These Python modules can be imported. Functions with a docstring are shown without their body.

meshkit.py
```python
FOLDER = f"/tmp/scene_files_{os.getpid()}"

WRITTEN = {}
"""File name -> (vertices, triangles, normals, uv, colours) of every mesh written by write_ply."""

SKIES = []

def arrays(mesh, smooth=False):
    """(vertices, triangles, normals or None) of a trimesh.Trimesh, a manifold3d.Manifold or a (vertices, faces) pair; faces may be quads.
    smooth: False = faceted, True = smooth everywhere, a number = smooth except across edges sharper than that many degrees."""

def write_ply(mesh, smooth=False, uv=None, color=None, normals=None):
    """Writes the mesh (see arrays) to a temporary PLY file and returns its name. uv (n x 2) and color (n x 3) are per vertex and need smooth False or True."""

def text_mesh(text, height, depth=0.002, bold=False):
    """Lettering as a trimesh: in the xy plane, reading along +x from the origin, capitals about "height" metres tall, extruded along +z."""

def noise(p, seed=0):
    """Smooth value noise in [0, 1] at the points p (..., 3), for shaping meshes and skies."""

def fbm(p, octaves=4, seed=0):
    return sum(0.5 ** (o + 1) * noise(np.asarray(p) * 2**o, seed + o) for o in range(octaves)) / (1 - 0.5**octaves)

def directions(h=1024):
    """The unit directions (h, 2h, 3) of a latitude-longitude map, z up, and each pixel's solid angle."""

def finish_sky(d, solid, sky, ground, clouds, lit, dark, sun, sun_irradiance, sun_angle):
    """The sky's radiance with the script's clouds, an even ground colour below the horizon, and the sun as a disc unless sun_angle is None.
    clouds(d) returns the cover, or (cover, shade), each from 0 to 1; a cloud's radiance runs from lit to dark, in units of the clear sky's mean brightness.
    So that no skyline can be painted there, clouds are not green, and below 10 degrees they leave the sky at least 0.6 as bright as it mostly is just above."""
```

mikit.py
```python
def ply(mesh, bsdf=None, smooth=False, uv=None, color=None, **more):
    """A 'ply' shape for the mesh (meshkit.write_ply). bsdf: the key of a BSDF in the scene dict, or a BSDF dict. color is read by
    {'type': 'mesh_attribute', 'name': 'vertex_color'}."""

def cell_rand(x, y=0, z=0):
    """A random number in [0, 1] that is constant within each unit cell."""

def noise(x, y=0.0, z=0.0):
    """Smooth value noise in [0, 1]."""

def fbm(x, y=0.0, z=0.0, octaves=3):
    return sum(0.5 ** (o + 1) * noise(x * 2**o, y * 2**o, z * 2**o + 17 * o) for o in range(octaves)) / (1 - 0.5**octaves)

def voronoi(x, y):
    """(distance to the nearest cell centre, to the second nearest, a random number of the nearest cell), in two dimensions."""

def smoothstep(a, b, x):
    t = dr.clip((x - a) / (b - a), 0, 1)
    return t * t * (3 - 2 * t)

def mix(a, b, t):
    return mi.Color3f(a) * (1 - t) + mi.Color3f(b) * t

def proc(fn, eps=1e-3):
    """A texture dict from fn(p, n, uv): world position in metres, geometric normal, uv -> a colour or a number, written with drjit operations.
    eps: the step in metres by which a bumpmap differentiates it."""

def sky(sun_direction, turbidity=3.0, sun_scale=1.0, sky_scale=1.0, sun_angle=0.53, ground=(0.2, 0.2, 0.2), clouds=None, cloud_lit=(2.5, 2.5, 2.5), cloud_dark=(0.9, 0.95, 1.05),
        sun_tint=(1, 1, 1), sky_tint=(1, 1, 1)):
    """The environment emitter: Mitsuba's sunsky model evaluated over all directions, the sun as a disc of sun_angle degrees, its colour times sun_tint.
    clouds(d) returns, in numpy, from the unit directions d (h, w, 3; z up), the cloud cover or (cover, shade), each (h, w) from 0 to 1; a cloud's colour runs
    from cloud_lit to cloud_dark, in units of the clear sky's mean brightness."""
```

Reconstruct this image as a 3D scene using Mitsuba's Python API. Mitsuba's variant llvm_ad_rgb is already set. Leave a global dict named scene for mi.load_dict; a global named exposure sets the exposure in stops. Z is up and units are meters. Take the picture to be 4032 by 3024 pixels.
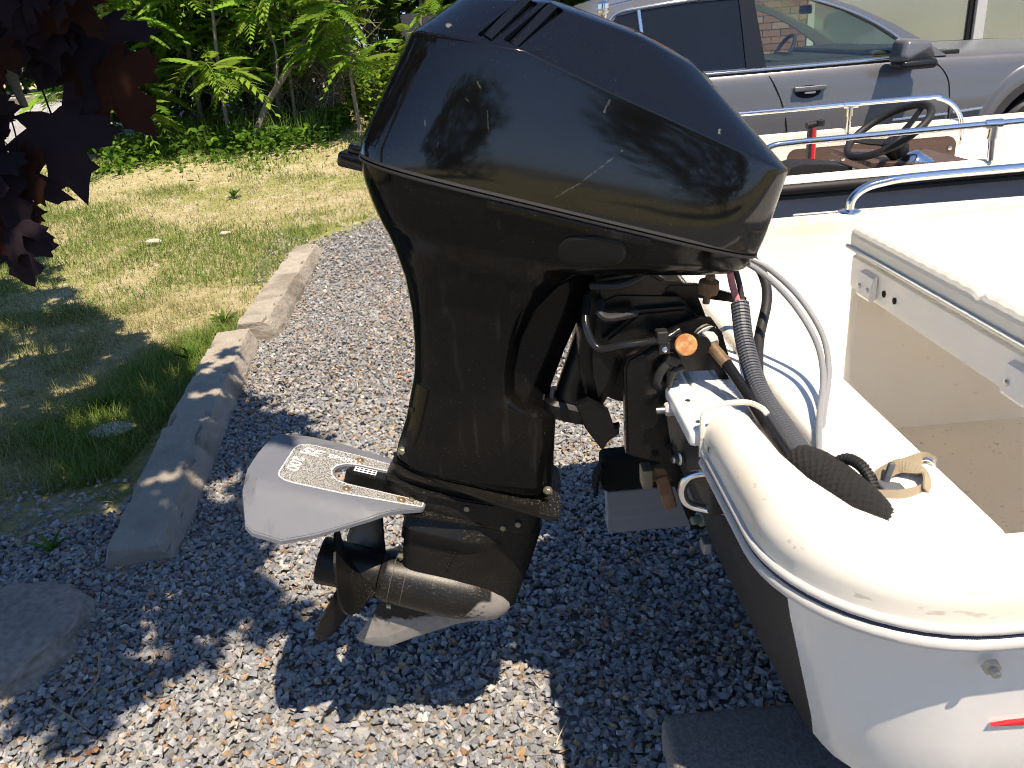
import math, numpy as np, trimesh, mitsuba as mi, drjit as dr, mikit, meshkit, manifold3d as m3
from shapely.geometry import Polygon, Point
from shapely.prepared import prep
T = mi.ScalarTransform4f
scene, labels = {}, {}
PI = math.pi

# ------------------------------------------------------------------ camera, sky, exposure
CAM_H, PITCH, ROLL = 1.5, math.radians(23.5), math.radians(5)
_F = np.array([0, math.cos(PITCH), -math.sin(PITCH)])
_U = np.cross([1.0, 0, 0], _F)
_UP = _U * math.cos(ROLL) + np.array([1.0, 0, 0]) * math.sin(ROLL)
_O = np.array([0, 0, CAM_H])
scene['camera'] = {'type': 'perspective', 'fov': 65.0, 'fov_axis': 'x', 'near_clip': 0.02, 'far_clip': 500.0,
                   'to_world': T().look_at(origin=_O.tolist(), target=(_O + _F).tolist(), up=_UP.tolist())}
SUN = (0.24, -0.48, 1.0)
scene['sky'] = mikit.sky(SUN, turbidity=3, sky_scale=.88, sky_tint=(.92, .97, 1.06))
exposure = 2.3

# ------------------------------------------------------------------ helpers
def numbered(name):
    if name not in scene and name not in labels: return name
    i = 1
    while f'{name}_{i:03d}' in scene or f'{name}_{i:03d}' in labels: i += 1
    return f'{name}_{i:03d}'
def thing(name, label, cat, group=None):
    k = numbered(name); labels[k] = {'label': label, 'category': cat}
    if group: labels[k]['group'] = group
    return k
def obj(name, mesh, bsdf, parent=None, smooth=30, label=None, color=None, **kw):
    k = numbered((parent + '__' if parent else '') + name)
    scene[k] = mikit.ply(mesh, bsdf, smooth=smooth, color=color, **kw)
    if label: labels[k] = {'label': label}
    return k
def one(name, mesh, bsdf, label, cat, group=None, **kw):
    k = obj(name, mesh, bsdf, **kw); labels[k] = {'label': label, 'category': cat}
    if group: labels[k]['group'] = group
    return k
def struct(name, mesh, bsdf, smooth=30, kind='structure', label=None, **kw):
    k = obj(name, mesh, bsdf, smooth=smooth, **kw); labels[k] = {'kind': kind}
    if label: labels[k]['label'] = label
    return k
def stuff_part(k): labels.setdefault(k, {})['kind'] = 'stuff'

def cat(*ms):
    ms = [m for m in ms if m is not None]
    return trimesh.util.concatenate(ms) if len(ms) > 1 else ms[0]
def mesh(v, f): return trimesh.Trimesh(np.asarray(v, float), np.asarray(f), process=False)
def grid_faces(n, m, closed=True):
    i = np.arange(n - 1)[:, None]; j = np.arange(m if closed else m - 1)[None]
    a = i * m + j; b = i * m + (j + 1) % m; c_ = a + m; d = b + m
    return np.concatenate([np.stack([a, b, d], -1).reshape(-1, 3), np.stack([a, d, c_], -1).reshape(-1, 3)])
def loft(rings, cap0=True, cap1=True):
    R = np.array([np.asarray(r, float) for r in rings]); n, m, _ = R.shape
    v = R.reshape(-1, 3); f = [grid_faces(n, m)]
    if cap0:
        v = np.vstack([v, R[0].mean(0)]); k = len(v) - 1; j = np.arange(m)
        f.append(np.stack([(j + 1) % m, j, j * 0 + k], -1))
    if cap1:
        v = np.vstack([v, R[-1].mean(0)]); k = len(v) - 1; j = np.arange(m) + (n - 1) * m
        f.append(np.stack([j, (np.arange(m) + 1) % m + (n - 1) * m, j * 0 + k], -1))
    mm = mesh(v, np.vstack(f)); mm.merge_vertices(); mm.update_faces(mm.nondegenerate_faces()); mm.fix_normals(); return mm
def spline(P, n=8):
    P = np.asarray(P, float)
    if len(P) < 3: return np.array([P[0] + (P[-1] - P[0]) * t for t in np.linspace(0, 1, n + 1)])
    Q = np.vstack([2 * P[0] - P[1], P, 2 * P[-1] - P[-2]]); out = []
    for i in range(1, len(Q) - 2):
        t = np.linspace(0, 1, n, endpoint=False)[:, None]; a, b, c_, d = Q[i-1], Q[i], Q[i+1], Q[i+2]
        out.append(.5 * (2*b + (c_-a)*t + (2*a-5*b+4*c_-d)*t*t + (3*b-a-3*c_+d)*t**3))
    return np.vstack(out + [P[-1:]])
def tube(path, r, n=12, caps=True):
    P = np.asarray(path, float); r = np.broadcast_to(r, len(P)); t = np.gradient(P, axis=0); t /= np.linalg.norm(t, axis=1, keepdims=True) + 1e-12
    u = np.cross(t[0], [0, 0, 1.0] if abs(t[0][2]) < .9 else [1.0, 0, 0]); u /= np.linalg.norm(u); rings = []
    a = np.arange(n) / n * 2 * PI
    for i in range(len(P)):
        u = u - t[i] * (u @ t[i]); u /= np.linalg.norm(u); w = np.cross(t[i], u)
        rings.append(P[i] + r[i] * (np.cos(a)[:, None] * u + np.sin(a)[:, None] * w))
    R = np.array(rings); v = R.reshape(-1, 3); f = [grid_faces(len(P), n)]
    if caps:
        v = np.vstack([v, P[0], P[-1]]); j = np.arange(n); k = len(v)
        f += [np.stack([(j+1) % n, j, j*0+k-2], -1), np.stack([j, (j+1) % n, j*0+k-1], -1)[:, :] + np.array([1, 1, 0]) * (len(P)-1) * n]
    return mesh(v, np.vstack(f))
def corrugated(path, r0, r1, pitch, n=14):
    P = np.asarray(path, float); s = np.r_[0, np.cumsum(np.linalg.norm(np.diff(P, axis=0), axis=1))]
    k = int(s[-1] / pitch); ss, rr = [], []
    for i in range(k):
        for a, r in ((0, r0), (.12, r1), (.55, r1), (.67, r0)): ss.append((i + a) * pitch); rr.append(r)
    ss = np.array(ss); Q = np.stack([np.interp(ss, s, P[:, j]) for j in range(3)], 1)
    return tube(Q, np.array(rr), n)
def box(a, b):
    a, b = np.minimum(a, b), np.maximum(a, b); m_ = trimesh.creation.box(b - a); m_.apply_translation((np.array(a) + b) / 2); return m_
def rbox(a, b, r=.01, n=8):
    a, b = np.minimum(a, b).astype(float), np.maximum(a, b).astype(float); r = min(r, (b - a).min() * .49)
    s = m3.Manifold.sphere(r, n)
    return man(m3.Manifold.batch_hull([s.translate((x, y, z)) for x in (a[0]+r, b[0]-r) for y in (a[1]+r, b[1]-r) for z in (a[2]+r, b[2]-r)]))
def man(M):
    q = M.to_mesh(); return mesh(q.vert_properties[:, :3], q.tri_verts)
def tom(m_): return m3.Manifold(m3.Mesh(np.asarray(m_.vertices, np.float32), np.asarray(m_.faces, np.uint32)))
def prism(poly, h, holes=()):
    """polygon in xy extruded 0..h along z"""
    m_ = trimesh.creation.extrude_polygon(poly if isinstance(poly, Polygon) else Polygon(poly, holes), h, engine='earcut'); return m_
def bprism(poly, h, c_=.003):
    """extruded with chamfered edges"""
    p = poly if isinstance(poly, Polygon) else Polygon(poly)
    q = p.buffer(-c_)
    pts = np.array(p.exterior.coords)[:-1]
    M = m3.Manifold.hull_points(np.zeros((4, 3))) if False else None
    a = prism(p, h - 2 * c_); a.apply_translation((0, 0, c_))
    try:
        b = prism(q, h) if q.geom_type == 'Polygon' and not q.is_empty else None
    except Exception: b = None
    return a if b is None else man(tom(a) + tom(b))
def xf(m_, M):
    m_ = m_.copy(); m_.apply_transform(M); return m_
def tr(m_, x, y, z): return xf(m_, trimesh.transformations.translation_matrix((x, y, z)))
def rot(m_, deg, axis, pt=None): return xf(m_, trimesh.transformations.rotation_matrix(math.radians(deg), axis, pt))
def frame(o, x, y, z):
    M = np.eye(4); M[:3, 0], M[:3, 1], M[:3, 2], M[:3, 3] = x, y, z, o; return M
def align(p, d):
    """matrix taking z axis to direction d at p"""
    d = np.asarray(d, float); d /= np.linalg.norm(d); x = np.cross([0, 0, 1.0] if abs(d[2]) < .9 else [1.0, 0, 0], d); x /= np.linalg.norm(x)
    return frame(p, x, np.cross(d, x), d)
def cyl(p, q, r, n=16):
    return tube(np.array([p, q], float), r, n)
def lathe(prof, p, d, n=24):
    """prof: (radius, height) list"""
    a = np.arange(n) / n * 2 * PI
    m_ = loft([np.stack([max(r, 1e-5) * np.cos(a), max(r, 1e-5) * np.sin(a), a * 0 + h], 1) for r, h in prof]); return xf(m_, align(p, d))
def hexbolt(p, d, r, h, washer=True):
    m_ = lathe([(r * .86, 0), (r, h * .1), (r, h * .8), (r * .8, h)], p, d, 6)
    return cat(m_, lathe([(r * 1.35, -.001), (r * 1.35, .0015)], p, d, 16)) if washer else m_
def supell(u0, u1, b, n, m=64, nf=None):
    """plan ring: u from u0 to u1, half width b, exponent n (aft) / nf (front)"""
    a = np.arange(m) / m * 2 * PI; c_, s = np.cos(a), np.sin(a)
    e = np.where(c_ > 0, nf or n, n)
    x = np.sign(c_) * np.abs(c_) ** (2 / e); y = np.sign(s) * np.abs(s) ** (2 / e)
    return (u0 + u1) / 2 + (u1 - u0) / 2 * x, b * y
def ring(u0, u1, b, w, n=4, nf=None, m=64):
    u, v = supell(u0, u1, b, n, m, nf); return np.stack([u, v, (w(u) if callable(w) else u * 0 + w)], 1)

# ------------------------------------------------------------------ materials
def M(key, d): scene[key] = d; return key
def two(d): return {'type': 'twosided', 'b': d}
def rgb(*c): return {'type': 'rgb', 'value': list(c)}
def pr(key, col, rough=.5, metal=0., spec=.5, **kw):
    return M(key, two({'type': 'principled', 'base_color': col if isinstance(col, dict) else rgb(*col), 'roughness': rough if isinstance(rough, dict) else float(rough), 'metallic': float(metal), 'specular': float(spec), **kw}))
def P_(f): return mikit.proc(f)
N, FB, SS, MX = mikit.noise, mikit.fbm, mikit.smoothstep, mikit.mix
def bumped(key, d, fn, scale=1., eps=5e-4):
    return M(key, two({'type': 'bumpmap', 'b': d, 't': mikit.proc(fn, eps), 'scale': float(scale)}))
def prd(col, rough=.5, metal=0., spec=.5, **kw):
    return {'type': 'principled', 'base_color': col if isinstance(col, dict) else rgb(*col), 'roughness': rough if isinstance(rough, dict) else float(rough), 'metallic': float(metal), 'specular': float(spec), **kw}

SCRATCH_GLEAM = [(-0.091, 1.397, -0.091, 1.369, 0.0007, 0.5), (-0.014, 1.450, -0.007, 1.429, 0.0012, 0.35), (-0.030, 1.423, -0.021, 1.410, 0.0008, 0.35), (0.162, 1.389, 0.171, 1.404, 0.0012, 0.4), (0.329, 1.348, 0.330, 1.342, 0.0028, 0.9), (-0.045, 1.519, -0.043, 1.517, 0.0024, 0.8), (0.127, 1.298, 0.184, 1.335, 0.001, 0.3), (0.086, 1.278, 0.128, 1.298, 0.0009, 0.25), (0.026, 1.072, 0.029, 1.067, 0.0028, 0.8), (-0.001, 1.406, -0.002, 1.375, 0.0006, 0.25), (-0.082, 1.349, -0.075, 1.366, 0.0007, 0.25)]
def scratches_and_gleam(p):        # pale scuffs and chips on the near side, plus a painted reflection streak
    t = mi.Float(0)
    for x0, z0, x1, z1, w, a in SCRATCH_GLEAM:
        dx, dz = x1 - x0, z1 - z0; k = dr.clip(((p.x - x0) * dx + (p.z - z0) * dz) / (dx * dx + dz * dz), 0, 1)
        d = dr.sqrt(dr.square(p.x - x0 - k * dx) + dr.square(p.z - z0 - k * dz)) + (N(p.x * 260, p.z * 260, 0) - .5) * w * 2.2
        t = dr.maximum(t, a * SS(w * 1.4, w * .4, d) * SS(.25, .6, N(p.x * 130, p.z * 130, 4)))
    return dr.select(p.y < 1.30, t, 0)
def dusty(p, n, uv):     # gloss black paint with pale dust specks, scuffs and a painted reflection streak
    s = SS(.91, .95, N(p.x * 850, p.y * 850, p.z * 850)) * SS(.4, .65, FB(p.x * 6, p.y * 6, p.z * 6))
    sc = SS(.72, .77, FB(p.x * 40 + p.z * 30, p.y * 25, p.z * 60 - p.x * 40, 3)) * SS(.50, .6, FB(p.x * 9, p.y * 9, p.z * 9 + 5))
    return MX((.004, .0042, .005), (.26, .26, .25), dr.clip(s * .5 + scratches_and_gleam(p) * .6, 0, 1))
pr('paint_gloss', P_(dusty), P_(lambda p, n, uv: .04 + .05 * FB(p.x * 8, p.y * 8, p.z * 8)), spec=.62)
def dusty2(p, n, uv):
    s = SS(.90, .94, N(p.x * 600, p.y * 600, p.z * 600)) * .7
    st = SS(.62, .8, FB(p.x * 70, p.y * 70, p.z * 7, 3)) * .35
    br = SS(.45, .75, FB(p.x * 7, p.y * 7, p.z * 7 + 3))
    return MX(MX((.0035, .0035, .0038), (.0062, .0058, .0054), br), (.24, .24, .2), dr.clip(s * .5 + st * .10, 0, 1))
pr('paint_leg', P_(dusty2), P_(lambda p, n, uv: .06 + .09 * FB(p.x * 9, p.y * 9, p.z * 9)), spec=.22)
def grimy(p, n, uv):     # matt black casting with olive salt crust
    s = SS(.66, .84, N(p.x * 480, p.y * 480, p.z * 480)) * SS(.35, .7, FB(p.x * 14, p.y * 14, p.z * 14)) * dr.clip(.25 + dr.maximum(n.z, 0), 0, 1)
    d_ = FB(p.x * 25, p.y * 25, p.z * 25)
    return MX(MX((.005, .005, .005), (.0115, .0113, .011), d_), (.17, .16, .11), dr.clip(s * .6, 0, 1))
pr('gear_black', P_(grimy), .38, spec=.28)
def worn(p, n, uv):      # paint worn through to bare alloy low on the skeg and nose
    b = grimy(p, n, uv)
    q = p.z - .415 - .12 * (p.x + .27) + (FB(p.x * 40, p.y * 40, p.z * 40) - .5) * .045
    return MX(b, MX((.20, .19, .18), (.27, .26, .25), N(p.x * 90, p.y * 90, p.z * 90)), SS(.004, -.004, q))
pr('skeg_worn', P_(worn), .45, spec=.4)
def nose(p, n, uv):
    b = grimy(p, n, uv)
    q = (p.z - .49) + (FB(p.x * 30, p.y * 30, p.z * 30) - .5) * .06 + .5 * dr.maximum(-.06 - p.x, 0)
    return MX(b, (.22, .21, .20), SS(.006, -.006, q) * SS(-.16, -.1, p.x + (N(p.x * 150, p.y * 150, p.z * 150) - .5) * .1))
pr('nose_worn', P_(nose), .4, spec=.4)
def brk(p, n, uv):
    s = SS(.90, .95, N(p.x * 600, p.y * 600, p.z * 600)) * .5
    m_ = SS(.55, .75, FB(p.x * 45, p.y * 45, p.z * 45)) * SS(.3, .9, n.z) * .5
    return MX((.005, .005, .005), (.16, .16, .12), dr.clip(s * .4 + m_ * .3, 0, 1))
pr('bracket_black', P_(brk), .28, spec=.32)
pr('rubber', (.018, .018, .019), .55); pr('hole', (.004, .004, .004), .9)
pr('soft_black', (.012, .012, .0125), .6); pr('pad_black', (.005, .005, .0052), .5, spec=.3); pr('joint_dull', (.10, .095, .07), .5)
pr('fin_grey', P_(lambda p, n, uv: MX((.138, .150, .178), (.165, .177, .207), FB(p.x * 18, p.y * 18, p.z * 18)) * (1 - .12 * SS(.6, .7, FB(p.x * 50, p.y * 12, 1)))), .42, spec=.4)
def speck(p, n, uv):
    k = N(p.x * 1100, p.y * 1100, p.z * 1100)
    return MX((.07, .07, .065), (.46, .455, .42), SS(.38, .62, k))
pr('decal_speckle', P_(speck), .35, spec=.5)
pr('decal_white', (.72, .72, .72), .4)
pr('chrome', (.86, .86, .87), .06, 1.); pr('steel', P_(lambda p, n, uv: MX((.45, .44, .42), (.62, .6, .57), FB(p.x*80, p.y*80, p.z*80))), .28, 1.)
pr('brass', P_(lambda p, n, uv: MX((.22, .20, .13), (.30, .28, .21), FB(p.x*90, p.y*90, p.z*90))), .42, .6)
pr('rust', P_(lambda p, n, uv: MX((.16, .07, .03), (.30, .20, .11), FB(p.x*60, p.y*60, p.z*60))), .8)
pr('tarnish', P_(lambda p, n, uv: MX((.20, .12, .06), (.34, .25, .16), FB(p.x*120, p.y*120, p.z*120))), .4, .5)
pr('orange_cap', P_(lambda p, n, uv: MX((.36, .13, .03), (.50, .30, .12), SS(.3, .7, FB(p.x*110, p.y*110, p.z*110)))), .4)
pr('grey_nut', (.52, .52, .5), .4, .2)
pr('verdigris', P_(lambda p, n, uv: MX((.16, .24, .2), (.16, .12, .08), FB(p.x*90, p.y*90, p.z*90))), .7)
# boats
def gel(p, n, uv):
    y = SS(.5, .78, FB(p.x * 4, p.y * 4, p.z * 4)) * .5
    sp = SS(.86, .9, N(p.x * 90, p.y * 90, p.z * 90)) * .25
    return MX(MX((.80, .785, .73), (.76, .70, .58), y), (.42, .36, .28), sp)
pr('gelcoat', P_(gel), .18, spec=.5)
def gelrub(p, n, uv):    # gunwale roll: rubbed yellow-brown with dirt marks
    y = SS(.35, .7, FB(p.x * 6, p.y * 6, p.z * 6))
    k = SS(.70, .80, FB(p.x * 30, p.y * 70, p.z * 90 + 3, 4)) * SS(.985, .975, p.z)
    return MX(MX((.80, .77, .69), (.74, .64, .48), y * .6), (.30, .24, .17), k * .4)
pr('gelcoat_rubbed', P_(gelrub), .25, spec=.5)
pr('hull_white', P_(lambda p, n, uv: MX((.74, .735, .71), (.68, .64, .56), FB(p.x * 5, p.y * 5, p.z * 9) * SS(.75, .6, p.z))), .12, spec=.5, clearcoat=.5, clearcoat_gloss=.95)
pr('hull_bottom', P_(lambda p, n, uv: MX((.022, .021, .02), (.04, .036, .033), FB(p.x * 20, p.y * 20, p.z * 6))), .5)
pr('floor_tan', P_(lambda p, n, uv: MX((.70, .65, .56), (.64, .59, .50), FB(p.x * 7, p.y * 7, 0)) * (1 - .35 * SS(.90, .95, N(p.x * 160, p.y * 160, 0)))), .4)
pr('rubrail_grey', (.55, .54, .52), .35); pr('rubrail_line', (.03, .03, .06), .5)
pr('white_paint', (.78, .77, .73), .35); pr('red_stripe', (.55, .02, .03), .3)
bumped('vinyl', prd((.70, .68, .61), .45), lambda p, n, uv: FB(p.x * 260, p.y * 260, p.z * 260) * .0006)
pr('cap_white', (.80, .80, .78), .3)
pr('hull_grey', P_(lambda p, n, uv: MX((.25, .265, .30), (.29, .30, .33), FB(p.x * 3, p.y * 3, p.z * 8))), .25)
pr('wood_brown', P_(lambda p, n, uv: MX((.05, .028, .022), (.085, .05, .04), FB(p.x * 3, p.y * 30, p.z * 40))), .45)
pr('cream', (.74, .71, .62), .4)
pr('grey_cable', (.25, .26, .275), .4); pr('red_cable', (.48, .17, .18), .5)
pr('conduit', (.10, .108, .125), .5); pr('black_gloss', (.012, .012, .013), .15)
bumped('sleeve', prd((.022, .023, .024), .7), lambda p, n, uv: (dr.abs(dr.sin(p.x * 900 + p.y * 900 + p.z * 500)) * dr.abs(dr.sin(p.x * 900 - p.y * 800 - p.z * 500))) * .0022)
bumped('webbing', prd((.30, .25, .17), .85), lambda p, n, uv: dr.sin(p.x * 1600) * dr.sin(p.y * 1600) * .0003)
bumped('carpet_black', prd((.012, .012, .013), .95), lambda p, n, uv: FB(p.x * 300, p.y * 300, p.z * 300) * .004)
bumped('carpet_grey', prd(P_(lambda p, n, uv: MX((.13, .125, .12), (.22, .21, .20), N(p.x * 260, p.y * 260, p.z * 260))), .95), lambda p, n, uv: FB(p.x * 280, p.y * 280, p.z * 280) * .004)
pr('timber_grey', P_(lambda p, n, uv: MX((.24, .25, .28), (.32, .33, .35), FB(p.x * 4, p.y * 40, p.z * 60))), .7)
pr('galvanised', (.3, .31, .32), .45, .6)
# ------------------------------------------------------------------ ground
rng = np.random.default_rng(7)
def terrain(x, y):
    x, y = np.asarray(x, float), np.asarray(y, float)
    t = np.maximum(0, y - 5.2); k = t * t / (t + .9) * .098
    k = np.where(y > 17, np.minimum(k, 11.0 * .098), k)
    k = k * (1 - .72 * np.clip((x + 2.3) / 1.0, 0, 1) * np.clip((y - 11.3) / 1.6, 0, 1))
    left = 1 / (1 + np.exp(-(-x + 2.5) * 1.3))            # the lot on the right stays level
    return k * (.12 + .88 * left)
GX0 = -1.37                                               # line of the wheel stops
def lot_edge(y):                                          # x of the gravel's left edge
    return np.where(y < 2.35, -3.2, np.where(y < 6.1, GX0 - .02, 9.9))
lot = Polygon([(-4, -6), (-4, 1.9), (-2.6, 2.15), (-1.9, 2.45), (-1.48, 2.6), (-1.52, 4.3), (-1.62, 6.3), (-1.35, 6.75), (-.9, 7.25), (-.2, 7.6), (1.2, 8.0), (3, 8.6), (9, 9.0), (9, -6)])
gx, gy = np.r_[np.linspace(-60, -12, 16), np.linspace(-11.5, 12, 95), np.linspace(13, 60, 16)], np.r_[np.linspace(-40, -3, 14), np.linspace(-2.5, 18, 83), np.linspace(19, 90, 24)]
X, Y = np.meshgrid(gx, gy)
V = np.stack([X, Y, terrain(X, Y) - .012], -1).reshape(-1, 3)
def soil(p, n, uv):
    a = FB(p.x * 1.3, p.y * 1.3, 0); b = FB(p.x * 9, p.y * 9, 3); c_ = FB(p.x * 60, p.y * 60, 0)
    col = MX((.28, .25, .135), (.20, .205, .075), SS(.42, .62, a))
    col = MX(col, (.36, .31, .215), SS(.5, .75, b) * .7)
    return col * (.65 + .7 * c_)
pr('soil', P_(soil), .95, spec=.1)
struct('ground', mesh(V, grid_faces(len(gy), len(gx), False)), 'soil', smooth=True)
def fine_sheet(poly, step, dz):
    x0, y0, x1, y1 = poly.bounds; xs = np.arange(x0, x1 + step, step); ys = np.arange(y0, y1 + step, step)
    X, Y = np.meshgrid(xs, ys); import shapely
    ins = shapely.contains_xy(poly, X, Y); f = grid_faces(len(ys), len(xs), False)
    f = f[ins.ravel()[f].all(1)]; V = np.stack([X, Y, terrain(X, Y) + dz], -1).reshape(-1, 3)
    m_ = mesh(V, f); m_.remove_unreferenced_vertices(); return m_
def gravel_base(p, n, uv):
    d1, d2, r = mikit.voronoi(p.x * 46, p.y * 46)
    e = SS(.02, .22, d2 - d1)
    col = MX((.13, .132, .135), (.23, .23, .225), r * .5 + .5 * FB(p.x * 40, p.y * 40, 0))
    return MX(col, (.22, .18, .13), SS(.6, .8, FB(p.x * 5, p.y * 5, 1)) * .4)
bumped('gravel_sheet', prd(P_(gravel_base), .85, spec=.2), lambda p, n, uv: FB(p.x * 90, p.y * 90, 0) * .006)
struct('gravel_lot', fine_sheet(lot.buffer(-.06), .1, -.006), 'gravel_sheet', smooth=True)

# loose stone: convex lumps, merged, colour per stone
def stones(P, size, seed, nv=9, flat=.62, tint=None):
    r = np.random.default_rng(seed); variants = []
    for k in range(14):
        q = r.normal(size=(nv, 3)); q /= np.linalg.norm(q, axis=1, keepdims=True); q *= r.uniform(.78, 1.1, (nv, 1)) * np.array([1.05, .8, flat])
        h = trimesh.convex.convex_hull(q); variants.append((np.array(h.vertices), np.array(h.faces)))
    vid = r.integers(0, 14, len(P)); vs, fs, cs = [], [], []; at = 0
    base = np.array([[.235, .245, .26], [.29, .295, .305], [.19, .20, .22], [.34, .34, .34], [.27, .26, .24], [.21, .225, .235], [.33, .23, .14], [.35, .30, .235], [.46, .45, .43], [.27, .15, .09]]) * (tint if tint is not None else 1)
    ci = r.choice(10, len(P), p=[.19, .17, .15, .1, .12, .12, .04, .06, .03, .02])
    col = base[ci] * r.uniform(.85, 1.35, (len(P), 1))
    for k in range(14):
        idx = np.nonzero(vid == k)[0]
        if not len(idx): continue
        v, f = variants[k]; n = len(idx)
        a = r.uniform(0, 2 * PI, n); t1 = r.normal(0, .33, n); t2 = r.normal(0, .33, n)
        ca, sa = np.cos(a), np.sin(a); z0 = np.zeros(n); o1 = np.ones(n)
        Rz = np.stack([np.stack([ca, -sa, z0], -1), np.stack([sa, ca, z0], -1), np.stack([z0, z0, o1], -1)], 1)
        Rx = np.stack([np.stack([o1, z0, z0], -1), np.stack([z0, np.cos(t1), -np.sin(t1)], -1), np.stack([z0, np.sin(t1), np.cos(t1)], -1)], 1)
        Ry = np.stack([np.stack([np.cos(t2), z0, np.sin(t2)], -1), np.stack([z0, o1, z0], -1), np.stack([-np.sin(t2), z0, np.cos(t2)], -1)], 1)
        q = np.einsum('nij,njk,nkl,ml->nmi', Rx, Ry, Rz, v) * np.asarray(size)[idx][:, None, None] + P[idx][:, None]
        vs.append(q.reshape(-1, 3)); fs.append((f[None] + (np.arange(n) * len(v))[:, None, None]).reshape(-1, 3) + at); at += n * len(v)
        cs.append(np.repeat(col[idx], len(v), 0))
    return mesh(np.vstack(vs), np.vstack(fs)), np.vstack(cs)
import shapely
def scatter(poly, n, r):
    x0, y0, x1, y1 = poly.bounds; p = r.uniform((x0, y0), (x1, y1), (int(n * (x1-x0)*(y1-y0) / poly.area), 2))
    return p[shapely.contains_xy(poly, p[:, 0], p[:, 1])]
def stone_color(p, n, uv): return mi.Color3f(1)
bumped('stone', {'type': 'principled', 'base_color': {'type': 'mesh_attribute', 'name': 'vertex_color'}, 'roughness': .85, 'specular': .25}, lambda p, n, uv: FB(p.x * 240, p.y * 240, p.z * 240) * .0012)
near_lot = lot.intersection(shapely.box(-2.5, .6, 1.9, 3.4)); mid_lot = lot.intersection(shapely.box(-2.2, 3.4, 1.7, 5.2)); far_lot = lot.intersection(shapely.box(-1.8, 5.2, 1.5, 8))
def gravel(poly, n, s0, s1, seed, nv):
    r = np.random.default_rng(seed); p = scatter(poly, n, r); s = r.uniform(s0, s1, len(p)) * np.where(r.random(len(p)) < .1, 1.35, 1)
    bump = (meshkit.fbm(np.c_[p * 2.2, p[:, :1] * 0], 2) - .5) * .03
    return stones(np.c_[p, terrain(p[:, 0], p[:, 1]) + bump + r.uniform(-.004, .017, len(p))], s, seed, nv)
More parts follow.
